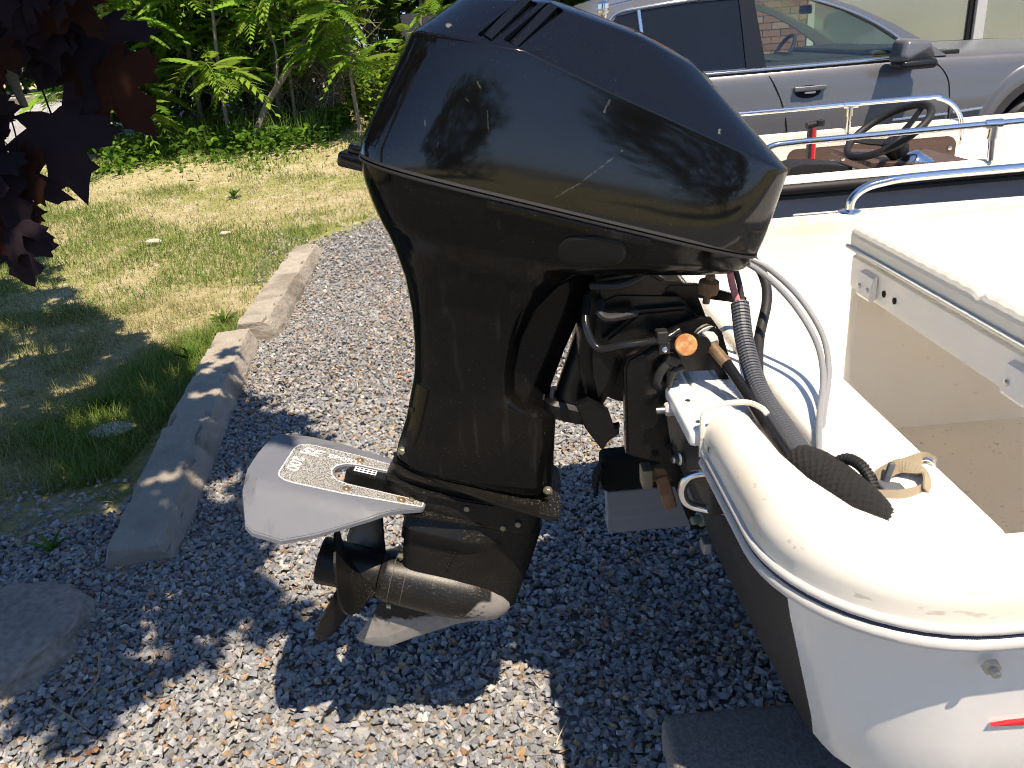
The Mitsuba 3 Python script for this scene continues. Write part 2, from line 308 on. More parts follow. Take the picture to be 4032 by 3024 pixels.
m1, c1 = gravel(near_lot, 90000, .0088, .0165, 3, 9); m2_, c2 = gravel(mid_lot, 31000, .0088, .0148, 4, 8); m3_, c3 = gravel(far_lot, 17000, .0098, .016, 5, 7)
gm = cat(m1, m2_, m3_); k = struct('gravel', gm, 'stone', smooth=False, kind='stuff', color=np.vstack([c1, c2, c3]), label='loose grey crushed stone of the parking lot')
# stray stones on the soil beside the stops and near the rock
r = np.random.default_rng(11)
pp = np.vstack([scatter(Polygon([(-3.2, 2.1), (-1.5, 2.3), (-1.55, 2.9), (-2.2, 2.9), (-3.2, 2.6)]), 900, r), scatter(Polygon([(-1.85, 5.6), (-1.6, 5.6), (-1.5, 6.6), (-1.9, 6.9)]), 260, r), scatter(Polygon([(-4, 5.6), (0, 5.8), (0, 9.5), (-4, 9.5)]), 260, r)])
ms, cs = stones(np.c_[pp, terrain(pp[:, 0], pp[:, 1]) + .002], r.uniform(.008, .017, len(pp)), 12, 8)
struct('loose_stones', ms, 'stone', smooth=False, kind='stuff', color=cs, label='scattered pebbles on the bare soil')

# dry needles, twigs and leaf crumbs on the gravel
def ribbons(P, L, W, ang, rise, curl, seed, segs=3):
    """thin bent strips: grass blades (rise>0) or litter lying flat"""
    n = len(P); r = np.random.default_rng(seed); t = np.linspace(0, 1, segs + 1)
    d = np.stack([np.cos(ang), np.sin(ang), np.zeros(n)], 1); s = np.stack([-np.sin(ang), np.cos(ang), np.zeros(n)], 1)
    h = (t[None] * L[:, None]) * (rise[:, None]); out = (t[None] ** 1.6) * (L * curl)[:, None]
    c_ = P[:, None] + d[:, None] * out[..., None] + np.array([0, 0, 1.0]) * h[..., None]
    w = (W[:, None] * (1 - t[None] ** 1.5 * .92))[..., None] * s[:, None] * .5
    v = np.stack([c_ - w, c_ + w], 2).reshape(n, -1, 3); k = 2 * (segs + 1); f = []
    for i in range(segs): a = 2 * i; f += [[a, a+1, a+3], [a, a+3, a+2]]
    return mesh(v.reshape(-1, 3), (np.array(f)[None] + (np.arange(n) * k)[:, None, None]).reshape(-1, 3)), k
r = np.random.default_rng(21); p = scatter(lot.intersection(shapely.box(-2.6, 1.1, 1.2, 6)).union(shapely.box(-2.6, 2.3, -1.4, 3.6)), 5200, r); n_ = len(p)
p = p[meshkit.noise(np.c_[p * 3.1, p[:, :1] * 0], 3) > .45]; n_ = len(p)
lm, kk = ribbons(np.c_[p, r.uniform(.010, .022, n_)], r.uniform(.02, .09, n_), r.uniform(.0012, .004, n_), r.uniform(0, 6.28, n_), r.uniform(-.1, .15, n_), np.ones(n_), 5)
lc = np.repeat(np.array([[.42, .30, .17], [.36, .20, .09], [.30, .22, .14], [.5, .42, .3]])[r.integers(0, 4, n_)], kk, 0)
VC = {'type': 'mesh_attribute', 'name': 'vertex_color'}
pr('litter', VC, .9, spec=.1)
struct('needle_litter', lm, 'litter', smooth=False, kind='stuff', color=lc, label='dry needles and leaf crumbs on the gravel')

# grass blades on the lawn
M('grass_blade', {'type': 'principledthin', 'base_color': VC, 'roughness': .5, 'diff_trans': .7, 'spec_trans': 0.})
lawn = Polygon([(-9.5, 2.3), (-3.2, 2.3), (-1.62, 2.85), (-1.56, 4.3), (-1.66, 6.3), (-1.45, 6.8), (-.9, 7.3), (0, 7.7), (.2, 12.5), (-12, 13.5)])
r = np.random.default_rng(31)
def blades(poly, n, l0, l1, seed, w, keep):
    r = np.random.default_rng(seed); p = scatter(poly, n, r); q = np.c_[p, p[:, :1] * 0]
    a = meshkit.fbm(q * .75, 3, 2); b = meshkit.noise(q * 4.0, 9); tuft = meshkit.noise(q * 9.0, 4)
    edge = np.exp(-((p[:, 0] + 1.75) / .22) ** 2) * (p[:, 1] < 7) + np.exp(-((p[:, 1] - 6.6 - .55 * (p[:, 0] + 1.3)) / .45) ** 2) * (p[:, 0] > -2.6)
    green = np.clip((a - .42) * 4 + edge * 1.1 + (b - .5) * .5 + .3 * (p[:, 1] < 4.6), 0, 1)
    dens = np.clip(.25 + .75 * green + .5 * (tuft - .4), .08, 1) * keep
    s = r.random(len(p)) < dens; p, green, tuft = p[s], green[s], tuft[s]; n = len(p)
    L = r.uniform(l0, l1, n) * (.55 + .6 * green + .35 * tuft)
    m_, k = ribbons(np.c_[p, terrain(p[:, 0], p[:, 1]) - .012], L, r.uniform(.7, 1.2, n) * w, r.uniform(0, 6.28, n), r.uniform(.35, .95, n), r.uniform(.15, 1.0, n), seed)
    g = np.array([.18, .265, .06]) * r.uniform(.7, 1.3, (n, 1)); d = np.array([.41, .385, .19]) * r.uniform(.7, 1.2, (n, 1))
    t = (r.random(n) < np.clip(green * .85 + .12, 0, .93))[:, None]
    return m_, np.repeat(np.where(t, g, d), k, 0)
g1 = blades(lawn.intersection(shapely.box(-4.5, 2, 0, 5.4)), 110000, .04, .12, 32, .0038, .95)
g2 = blades(lawn.intersection(shapely.box(-8, 5.4, .3, 9)), 105000, .03, .085, 33, .0055, .85)
g3 = blades(lawn.intersection(shapely.box(-12, 9, .3, 13)), 34000, .04, .10, 34, .012, .8)
struct('grass', cat(g1[0], g2[0], g3[0]), 'grass_blade', smooth=False, kind='stuff', color=np.vstack([g1[1], g2[1], g3[1]]), label='patchy green and straw-dry lawn grass')

# road, far kerb and verge on the left
pr('asphalt', P_(lambda p, n, uv: MX((.20, .20, .205), (.27, .27, .27), FB(p.x * 2, p.y * 2, 0)) * (.8 + .4 * N(p.x * 60, p.y * 60, 0))), .9)
def strip(pts, dz, w=None):
    pts = np.asarray(pts, float); m_ = prism(Polygon(pts), .01).subdivide_to_size(.9); v = np.array(m_.vertices); v[:, 2] += terrain(v[:, 0], v[:, 1]) + dz; return mesh(v, m_.faces)
struct('road', strip([(-30, 14.2), (-8.2, 13.0), (-6.2, 11.7), (-5.2, 11.9), (-4.2, 13.6), (4, 14.6), (4, 18.2), (-4, 17.6), (-9, 15.9), (-30, 17.5)], .0), 'asphalt', smooth=False)
def conc(p, n, uv):
    a = FB(p.x * 12, p.y * 12, p.z * 12); s = SS(.80, .9, FB(p.x * 160, p.y * 160, p.z * 160, 2)); t = SS(.74, .86, N(p.x * 190, p.y * 190, p.z * 190 + 9))
    g_ = FB(p.x * 3.1, p.y * 3.1, p.z * 3.1, 4); return MX(MX(MX((.26, .235, .195), (.36, .33, .28), a), (.42, .40, .36), t * .6), (.13, .115, .09), SS(.5, .72, g_) * .65) * (1 - .45 * s)
bumped('concrete', prd(P_(conc), .9, spec=.2), lambda p, n, uv: FB(p.x * 120, p.y * 120, p.z * 120) * .003 + SS(.7, .85, N(p.x * 160, p.y * 160, p.z * 160)) * -.002)
kb = np.array([(-30, 17.7), (-9, 16.05), (-7.2, 16.5)]); kerb = Polygon(list(kb) + [tuple(q + (0.05, .28)) for q in kb[::-1]])
km = prism(kerb, .16).subdivide_to_size(1.0); kv = np.array(km.vertices); kv[:, 2] += terrain(kv[:, 0], kv[:, 1]) - .02
struct('kerb', mesh(kv, km.faces), 'concrete', smooth=False)

# concrete wheel stops
def wheel_stop(x0, y0, x1, y1, name, label, seed):
    d = np.array([x1 - x0, y1 - y0]); L = np.linalg.norm(d); d /= L; s = np.array([d[1], -d[0]])
    sec = Polygon([(-.125, -.02), (.125, -.02), (.118, .045), (.085, .128), (-.085, .128), (-.118, .045)])
    m_ = prism(sec, L).subdivide_to_size(.022); v = np.array(m_.vertices)          # section x,z ; length along z
    u, h, l = v[:, 0], v[:, 1], v[:, 2]
    taper = np.clip(np.minimum(l, L - l) / .02, 0, 1); u = u * (.93 + .07 * taper); h = h * (.965 + .035 * taper)
    P = np.stack([x0 + d[0] * l + s[0] * u, y0 + d[1] * l + s[1] * u, h], 1)
    nz = meshkit.fbm(P * 14, 3, seed) - .5; P[:, 2] -= .05 * np.clip(1 - l / .9, 0, 1) ** 1.5 * (1 if seed == 3 else 0); P += np.stack([nz * .020, (meshkit.fbm(P * 16, 3, seed + 5) - .5) * .02, (meshkit.fbm(P * 18, 3, seed + 9) - .5) * .012 * (h > .05)], 1); P += (meshkit.fbm(P * 70, 3, seed + 11) - .5)[:, None] * .006 * np.array([1, 1, .6]); chip = np.clip(meshkit.noise(P * 16, seed + 20) - .68, 0, 1) * (np.abs(h - .12) < .03) * (np.abs(u) > .06); P[:, 2] -= chip * .10
    return one(name, mesh(P, m_.faces), 'concrete', label, 'wheel stop', 'concrete wheel stops', smooth=40)
wheel_stop(-1.265, 2.22, -1.505, 4.24, 'wheel_stop', 'weathered concrete wheel stop nearest the fin, dappled by leaf shade', 3)
wheel_stop(-1.435, 4.36, -1.50, 6.22, 'wheel_stop', 'sunlit concrete wheel stop farther back, ending beside the lawn', 6)

# rocks
def rock(p, size, seed, name, label, bs='rock', cat_='rock', sub=3, group=None):
    m_ = trimesh.creation.icosphere(subdivisions=sub); v = np.array(m_.vertices); nn = meshkit.fbm(v * 1.3 + seed * 3.7, 3, seed) - .5
    v = v * (1 + nn[:, None] * .7); v += (meshkit.fbm(v * 5 + seed, 3, seed + 2)[:, None] - .5) * .08; v[:, 2] = np.where(v[:, 2] > .55, .55 + (v[:, 2] - .55) * .35, v[:, 2])
    v = v * np.array(size) + np.array(p); return one(name, mesh(v, m_.faces), bs, label, cat_, group, smooth=35)
bumped('rock', prd(P_(lambda p, n, uv: MX((.22, .20, .18), (.34, .30, .26), FB(p.x * 14, p.y * 14, p.z * 14)) * (.75 + .5 * N(p.x * 90, p.y * 90, p.z * 90))), .9, spec=.2), lambda p, n, uv: FB(p.x * 40, p.y * 40, p.z * 40, 4) * .018)
pr('rock_tan', P_(lambda p, n, uv: MX((.34, .27, .20), (.44, .37, .28), FB(p.x * 30, p.y * 30, p.z * 30))), .9)
pr('rock_pale', P_(lambda p, n, uv: MX((.46, .40, .33), (.58, .53, .46), FB(p.x * 30, p.y * 30, p.z * 30))), .9)
rock((-1.52, 1.83, .0), (.26, .27, .135), 4, 'boulder', 'large flat grey boulder in leaf shade at the left edge', cat_='boulder', sub=4)
rock((-.985, 2.52, .02), (.04, .035, .045), 9, 'stone', 'tan stone standing against the foot of the nearer wheel stop', 'rock_tan')
rock((-2.93, 6.85, terrain(-2.93, 6.85) + .02), (.06, .045, .03), 5, 'stone', 'pale flat stone lying on the lawn left of the motor', 'rock_pale')
rock((-4.9, 8.4, terrain(-4.9, 8.4) + .01), (.05, .035, .025), 6, 'stone', 'white stone on dry grass below the dark maple leaves', 'rock_pale')
rock((-2.35, 6.95, terrain(-2.35, 6.95) + .01), (.045, .035, .022), 8, 'stone', 'pale stone on the bare lawn patch nearest the motor', 'rock_pale')
rock((-1.80, 3.28, .02), (.10, .065, .025), 13, 'stone', 'pale white flat stone in the shaded grass beside the wheel stop', 'rock_pale')
# twigs
pr('twig', P_(lambda p, n, uv: MX((.22, .16, .11), (.38, .31, .23), FB(p.x * 40, p.y * 40, p.z * 40))), .85)
def twig(pts, r0, label): return one('twig', tube(spline(pts, 6), np.linspace(r0, r0 * .5, (len(pts) - 1) * 6 + 1), 7), 'twig', label, 'twig')
twig([(-.85, 2.55, .02), (-.93, 2.44, .03), (-.86, 2.36, .02), (-.75, 2.25, .02)], .003, 'thin bent twig lying by the tan stone')
twig([(-.72, 2.62, .03), (-.80, 2.45, .025), (-.86, 2.30, .02)], .003, 'straight pale twig left of the fin on shaded gravel')
twig([(-.62, 1.95, .03), (-.45, 2.0, .04), (-.30, 2.02, .03)], .0035, 'slim twig pointing under the skeg')
twig([(-1.20, 1.78, .03), (-1.16, 1.68, .03), (-1.18, 1.58, .025), (-1.15, 1.49, .02)], .004, 'forked pale stalk in front of the boulder')
twig([(-1.25, 1.60, .03), (-1.16, 1.54, .03), (-1.09, 1.49, .025)], .003, 'straw-coloured stalk crossing the forked one')
twig([(.13, 4.1, .03), (.2, 3.9, .03), (.16, 3.72, .03)], .005, 'brown stick on sunny gravel behind the motor')
# ------------------------------------------------------------------ outboard motor (local frame: u forward, v away, w up along the leg)
TR, YAW = math.radians(17.5), math.radians(-5)
MW = np.array([math.sin(TR), 0, math.cos(TR)]); MU = np.array([math.cos(TR) * math.cos(YAW), math.sin(YAW), -math.sin(TR) * math.cos(YAW)])
MV = np.cross(MW, MU); MO = np.array([0, 1.33, .65]); MM = frame(MO, MU, MV, MW)
motor = thing('outboard_motor', 'glossy black outboard motor tilted up on the transom of the white boat', 'outboard motor')
def mo(name, m_, bs, parent=motor, **kw): return obj(name, xf(m_, MM), bs, parent, **kw)

# cowl: side wall, crease, sloping shoulder, crown
wr = lambda u: np.interp(u, [-.37, -.34, -.183, -.038, .19, .24], [.785, .794, .806, .778, .739, .731])
wt = lambda u: np.interp(u, [-.30, -.167, -.02, .07, .11], [.852, .872, .858, .838, .822])
def lerp(a, b, t): return a + (b - a) * t
R0 = ring(-.401, .236, .166, .609, 4.4, 6.5, 160); R1 = ring(-.402, .238, .1665, .63, 4.4, 6.5, 160); R2 = ring(-.3545, .240, .1503, lambda u: wr(u) - .0025, 5.0, 7, 160)
R2a = ring(-.3535, .2395, .1478, lambda u: wr(u) + .0028, 4.0, 4.6, 120); R2b = ring(-.350, .237, .1435, lambda u: wr(u) + .0042, 5.0, 7, 160)
R3 = ring(-.300, .110, .066, wt, 3.6, 3.0, 160); R3b = ring(-.294, .100, .059, lambda u: wt(u) + .004, 3.4, 3.0, 160); R4 = ring(-.27, .06, .040, lambda u: wt(u) + .009, 3, 2.8, 160); R5 = ring(-.22, .0, .02, lambda u: wt(u) + .012, 2.4, 2.4, 160)
R2a = ring(-.3530, .2393, .1490, lambda u: wr(u) + .0004, 5.0, 7, 160)
rings = [R0, R1] + [lerp(R1, R2, t) + np.array([0, 1, 0]) * (.003 * math.sin(PI * t)) * np.sign(R1[:, 1:2]) * np.abs(R1[:, 1:2] / .1665) ** 3 for t in (.2, .4, .6, .8, .93)] + [R2, R2a, R2b] + [lerp(R2b, R3, t) for t in (.25, .5, .75, .92)] + [R3, R3b, R4, R5]
cowl = tom(loft(rings))
slots, inserts = [], []
for sgn in (-1, 1):
    for b0, b1 in (((-.240, .138, .809), (-.192, .062, .878)), ((-.203, .138, .807), (-.153, .062, .876))):
        p, q = np.array(b0), np.array(b1); p[1] *= sgn; q[1] *= sgn
        d = q - p; L = np.linalg.norm(d); d /= L; nrm = np.cross(d, [1.0, 0, 0]); nrm /= np.linalg.norm(nrm); nrm *= np.sign(nrm[2]); sd = np.cross(nrm, d)
        A = frame((p + q) / 2, sd, d, nrm)
        slots.append(tom(xf(rbox((-.0135, -L / 2, -.014), (.0135, L / 2, .05), .004), A)))
        ramp = prism(Polygon([(-L * .36, -.0125), (L / 2, -.0125), (L / 2, -.003), (L * .25, -.005), (-L * .36, -.0115)]), .014)   # sloping floor of the louvre
        ramp = xf(ramp, frame((0, 0, 0), (0, 1, 0), (0, 0, 1), (1, 0, 0))); ramp.apply_translation((-.002, 0, 0)); inserts.append(xf(ramp, A))
for s in slots: cowl = cowl - s
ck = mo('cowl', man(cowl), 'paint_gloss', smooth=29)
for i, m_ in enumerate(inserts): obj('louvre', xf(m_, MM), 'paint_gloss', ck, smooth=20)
mo('cowl_seal', loft([ring(-.401, .236, .167, .5995, 4.4, 6, 96), ring(-.402, .237, .1682, .601, 4.4, 6, 96), ring(-.402, .237, .1682, .6035, 4.4, 6, 96), ring(-.398, .233, .164, .605, 4.4, 6, 96), ring(-.4015, .2365, .1677, .607, 4.4, 6, 96), ring(-.401, .236, .1665, .611, 4.4, 6, 96)]), 'rubber', smooth=30)
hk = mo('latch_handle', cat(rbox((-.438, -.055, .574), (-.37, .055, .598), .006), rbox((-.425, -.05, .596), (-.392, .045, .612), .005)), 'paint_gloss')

# lower cowl and leg in one casting
tab = np.array([[.600, -.399, .234, .165], [.580, -.394, .228, .163], [.568, -.390, .213, .160], [.557, -.385, .180, .157], [.545, -.379, .135, .153], [.532, -.372, .085, .149], [.520, -.365, .035, .143], [.508, -.358, .0, .135], [.495, -.350, -.020, .126], [.470, -.335, -.046, .110], [.42, -.308, -.072, .091], [.36, -.284, -.084, .079], [.30, -.268, -.083, .073],
                [.262, -.261, -.074, .0715], [.246, -.2585, -.055, .071], [.236, -.258, -.02, .071], [.230, -.2575, .008, .071], [.15, -.2565, .024, .069], [.09, -.262, .038, .066], [.074, -.262, .032, .065], [.067, -.258, .015, .062]])
mo('leg_housing', loft([ring(a, b, c_, w, 2.5 if w < .45 else lerp(2.5, 4.4, (w - .45) / .15), 4.6 if w < .5 else lerp(4.6, 6, (w - .5) / .1), 96) for w, a, b, c_ in tab[::-1]]), 'paint_leg', smooth=35)
def on_ring(u, w):
    a, b, c_ = (np.interp(w, tab[::-1, 0], tab[::-1, i]) for i in (1, 2, 3)); x = np.abs((u - (a + b) / 2) / ((b - a) / 2)); e = np.where(u > (a + b) / 2, lerp(4.6, 6, np.clip((w - .5) / .1, 0, 1)), lerp(2.5, 4.4, np.clip((w - .45) / .15, 0, 1))); return -c_ * (1 - np.minimum(x, 1) ** e) ** (1 / e)
us = np.linspace(-.188, .058, 24)
strip_ = loft([np.array([[u, on_ring(u, .592) - dv, w] for dv, w in ((-.004, .586), (.006, .586), (.008, .589), (.008, .596), (.005, .5985), (-.004, .5985))]) for u in us])
mo('trim_strip', strip_, 'paint_leg')
# oval inspection pad laid on the curved side
mo('drive_shaft_housing', loft([ring(-.2, f_, b_, w_, 3, 2.2, 48) for f_, b_, w_ in ((-.006, .052, .236), (-.012, .040, .27), (-.006, .036, .34), (.006, .036, .42), (.012, .05, .475), (.02, .06, .50))]), 'paint_leg')
st = Polygon([(-.026, 0), (.026, 0)][:2] + [(.026, .0001)]).buffer(.0245, 16); ov = prism(st, .001).subdivide_to_size(.006); v = np.array(ov.vertices); a = math.radians(14)
uu = -.020 + v[:, 0] * math.cos(a) - v[:, 1] * math.sin(a); ww = .558 + v[:, 0] * math.sin(a) + v[:, 1] * math.cos(a)
top_ = v[:, 2] > .0005; edge_ = np.array([st.exterior.distance(Point(*q)) for q in v[:, :2]])
vv = on_ring(uu, ww) - np.where(top_, .0022 + .0022 * np.clip(edge_ / .005, 0, 1), -.004)
mo('inspection_pad', mesh(np.stack([uu, vv, ww], 1), ov.faces[:, ::-1]), 'pad_black', smooth=40)

# splash plate, upper gearcase, anti-ventilation plate, strut, torpedo, skeg
half = [(-.264, .018), (-.21, .046), (-.13, .074), (-.05, .092), (.02, .101), (.046, .102), (.055, .096), (.059, .06)]
mo('splash_plate', tr(bprism([(u, -v) for u, v in half] + half[::-1], .008, .002), 0, 0, .055), 'gear_black')
gc = [ring(-.266, .034, .063, .0555, 2.6, 4, 72), ring(-.268, .034, .060, .046, 2.6, 4, 72), ring(-.270, .034, .050, .040, 2.6, 4, 72), ring(-.272, .035, .047, .030, 2.4, 4, 72), ring(-.276, .036, .048, -.005, 2.4, 4, 72), ring(-.276, .038, .047, -.022, 2.4, 4, 72), ring(-.274, .018, .044, -.027, 2.4, 3, 72)]
gk = mo('gearcase', loft(gc[::-1]), 'gear_black', smooth=35)
lh = [(-.268, .03), (-.20, .056), (-.12, .057), (-.06, .049)]
obj('casting_ledge', xf(tr(bprism([(u, -v) for u, v in lh] + lh[::-1], .010, .003), 0, 0, .020), MM), 'gear_black', gk)
ph = [(-.345, .022), (-.33, .045), (-.24, .068), (-.2, .066), (-.13, .057), (-.06, .046), (.0, .035)]
mo('anti_ventilation_plate', cat(tr(bprism([(u, -v) for u, v in ph] + ph[::-1], .008, .002), 0, 0, -.024), loft([ring(-.222, -.0, .036, -.10, 5, 1.7, 64), ring(-.222, .0, .055, -.063, 7, 1.7, 64), ring(-.222, .0, .057, -.056, 7, 1.7, 64), ring(-.222, .0, .045, -.040, 7, 1.7, 64), ring(-.222, .0, .042, -.020, 7, 1.7, 64)])), 'gear_black', smooth=35)
sk = mo('strut', loft([ring(-.205, .033, .034, -.215, 5, 1.8, 64), ring(-.209, .036, .033, -.16, 6, 1.8, 64), ring(-.214, .040, .034, -.12, 6, 1.8, 64), ring(-.2215, .042, .0375, -.055, 6, 1.9, 64), ring(-.222, .043, .040, -.02, 6, 2, 64)]), 'gear_black', smooth=35)
for i in range(7):
    u, w = -.1105 - i * .0012, -.090 - i * .0078; obj('intake_hole', xf(cyl((u, -.030, w), (u, -.0395, w), .0026, 10), MM), 'hole', sk)
prof = [(.047, -.246), (.0525, -.235), (.0545, -.20), (.0565, -.15), (.0565, -.10), (.053, -.055), (.045, -.02), (.033, .005), (.02, .019), (.008, .0255), (.001, .0265)]
pu = np.interp(np.linspace(0, len(prof) - 1, 40), range(len(prof)), [q[1] for q in prof]); prr = np.interp(np.linspace(0, len(prof) - 1, 40), range(len(prof)), [q[0] for q in prof])
tp = lathe(list(zip(prr, pu)), (0, 0, -.212), (1, 0, 0), 40); tv = np.array(tp.vertices); tv[:, 2] = -.212 + (tv[:, 2] + .212) * np.where(tv[:, 2] < -.212, 1.04, 1) - .006 * np.clip((tv[:, 0] + .05) / .07, 0, 1); tp = mesh(tv, tp.faces)
mo('torpedo', tp, 'nose_worn', smooth=35)
for u in (-.222, -.196): mo('joint_ring', lathe([(.0535, 0), (.0557, .0005), (.0557, .0014), (.0535, .002)], (u, 0, -.212), (1, 0, 0), 40), 'joint_dull')
skp = Polygon([(-.205, -.250), (-.236, -.283), (-.252, -.335), (-.272, -.386), (-.262, -.394), (-.230, -.398), (-.200, -.392), (-.150, -.352), (-.075, -.297), (-.026, -.272), (.004, -.245), (-.05, -.235)])
sm = prism(skp, .016).subdivide_to_size(.012); sv = np.array(sm.vertices); dd = np.array([skp.exterior.distance(Point(*q)) for q in sv[:, :2]]); th = .0012 + .0075 * np.clip(dd / .03, 0, 1) ** .7
sm = mesh(np.stack([sv[:, 0], np.where(sv[:, 2] > .008, 1, -1) * th, sv[:, 1]], 1), sm.faces[:, ::-1]); sm.fix_normals()
mo('skeg', sm, 'skeg_worn', smooth=40)
for u, w, v in ((-.214, .000, -.05), (-.034, -.015, -.049), (-.109, .010, -.051), (-.008, .0, -.049)):
    mo('screw', xf(lathe([(.0055, -.004), (.0055, .0016), (.004, .0026)], (u, v, w), (0, -1, 0), 14), np.eye(4)), 'brass')
for u, w, v in ((-.249, .092, -.036), (.027, .092, -.060)): mo('bolt', hexbolt((u, v, w), (0, -1, 0), .0062, .006), 'brass')
mo('drain_hole', cyl((-.247, -.036, .178), (-.247, -.041, .1785), .0042, 12), 'hole')
mo('anode_bolt', hexbolt((-.212, -.016, -.150), (-1, -.3, .3), .007, .008), 'brass'); mo('anode_bolt', hexbolt((-.214, -.030, -.262), (-1, -.3, -.2), .006, .007), 'brass')

# propeller
pk = motor + '__propeller'
hub = loft([np.stack([a * 0 + u, r_ * np.cos(a), r_ * np.sin(a)], 1) for a in [np.arange(36) / 36 * 2 * PI] for u, r_ in ((-.30, .030), (-.368, .036), (-.372, .0455), (-.368, .048), (-.31, .046), (-.262, .045), (-.248, .047), (-.247, .02))]); hub = tr(hub, 0, 0, -.212)
obj('propeller', xf(hub, MM), 'gear_black', motor, smooth=35)
def blade(ang):
    nr, nt = 14, 16; P = []
    for i in range(nr):
        t = i / (nr - 1); rho = .040 + .128 * t; halfw = math.radians(42 * (1 - .15 * t)) * math.sqrt(max(0, 1 - max(0, (t - .55) / .45) ** 2.2)) + .02
        sk_ = math.radians(-14) * t
        for j in range(nt):
            th = (j / (nt - 1) * 2 - 1); a = ang + sk_ + th * halfw; u = -.283 - .026 * t + (th * halfw + sk_) * .050
            P.append((u, rho * math.cos(a), rho * math.sin(a) - .212))
    P = np.array(P); f = grid_faces(nr, nt, False); g = mesh(P, f); nn = np.array(g.vertex_normals); E_ = .0024
    top_, bot = P + nn * E_, P - nn * E_; k = len(P); edge = [i for i in range(nt)] + [nt - 1 + nt * i for i in range(1, nr)] + [nt * (nr - 1) + j for j in range(nt - 2, -1, -1)] + [nt * i for i in range(nr - 2, 0, -1)]
    sf = []
    for i, a in enumerate(edge): b = edge[(i + 1) % len(edge)]; sf += [[a, a + k, b], [b, a + k, b + k]]
    m_ = mesh(np.vstack([top_, bot]), np.vstack([f, f[:, ::-1] + k, sf])); m_.fix_normals(); return m_
for a in (-82, 38, 158): obj('blade', xf(blade(math.radians(a)), MM), 'gear_black', pk, smooth=40)

# hydrofoil fin bolted over the anti-ventilation plate
FH = [(-.522, 0), (-.520, .06), (-.508, .115), (-.478, .176), (-.462, .186), (-.41, .190), (-.36, .166), (-.275, .112), (-.19, .064), (-.186, .058), (-.186, .040), (-.192, .036), (-.335, .034), (-.355, .029), (-.368, .016), (-.372, 0)]
def droop(m_, base):
    v = np.array(m_.vertices); a = np.maximum(0, np.abs(v[:, 1]) - .082 - .25 * np.maximum(0, -.30 - v[:, 0]) * 0); v[:, 2] += base - .42 * a ** 1.0 * np.clip(a / .03, 0, 1) - .0 ; return mesh(v, m_.faces)
fin = Polygon(FH + [(u, -v) for u, v in FH[::-1]][1:-1])
def sub(m_, s): return m_.subdivide_to_size(s)
f1 = prism(fin.buffer(-.0022, join_style=2), .0105); f0 = prism(fin, .0075); f0.apply_translation((0, 0, .0015))
fk = obj('stabilizer_fin', xf(droop(sub(cat(f0, f1), .025), -.012), MM), 'fin_grey', motor, smooth=25)
DH = [(-.466, 0), (-.466, .048), (-.461, .064), (-.448, .073), (-.43, .076), (-.34, .0745), (-.192, .0605), (-.190, .057), (-.190, .043), (-.197, .040), (-.337, .0385), (-.358, .033), (-.372, .018), (-.377, 0)]
dec = Polygon(DH + [(u, -v) for u, v in DH[::-1]][1:-1])
dkk = obj('decal', xf(droop(sub(tr(prism(dec, .0007), 0, 0, .0105), .03), -.012), MM), 'decal_white', fk, smooth=False, label='white-edged speckled decal with lettering')
din = dec.buffer(-.0024)
obj('decal_face', xf(droop(sub(tr(prism(din, .0005), 0, 0, .0112), .03), -.012), MM), 'decal_speckle', fk, smooth=False)
def lettering(txt, h, o, du, slant=0, bold=True):
    t = meshkit.text_mesh(txt, h, .0005, bold); v = np.array(t.vertices); v[:, 0] += slant * v[:, 1]
    x = np.array([du[0], du[1], 0.]); y = np.array([-du[1], du[0], 0.]); P = np.array([o[0], o[1], -.012 + .0117]) + v[:, :1] * x + v[:, 1:2] * y + v[:, 2:] * np.array([0, 0, 1.0]); return mesh(P, t.faces)
obj('lettering', xf(lettering('SE', .025, (-.456, .035), (1, -.03), .35), MM), 'decal_white', fk, smooth=False)
obj('lettering', xf(lettering('SPORT', .0135, (-.398, .041), (1, -.04)), MM), 'decal_white', fk, smooth=False)
obj('lettering', xf(lettering('200', .021, (-.456, .020), (0, -1)), MM), 'decal_white', fk, smooth=False)
for u, v in ((-.335, .057), (-.335, -.057), (-.232, .050), (-.232, -.052)):
    obj('bolt', xf(cat(lathe([(.0085, 0), (.0085, .001), (.006, .0014), (.006, .0005)], (u, v, -.0003), (0, 0, 1), 20), lathe([(.0052, 0), (.0052, .0016), (.0035, .0032), (.0012, .0034), (.001, .0015)], (u, v, -.0003), (0, 0, 1), 16)), MM), 'tarnish', fk)
tabk = mo('trim_tab', cat(loft([ring(-.352, -.262, .010, -.03, 3, 3, 24), ring(-.350, -.262, .0125, .006, 3, 3, 24), ring(-.345, -.262, .009, .012, 3, 3, 24)])), 'gear_black')
tg = rbox((-.335, -.0085, .0115), (-.292, .0085, .0132), .0007); obj('tag', xf(tg, MM), 'decal_white', tabk, label='small white warning tag')
for i, (a, b) in enumerate(((-.332, .0035), (-.332, -.0045))):
    for j in range(5): obj('tag_mark', xf(box((a + j * .008, b - .0018, .0131), (a + j * .008 + .0058, b + .0018, .01345)), MM), 'rubber', tabk)

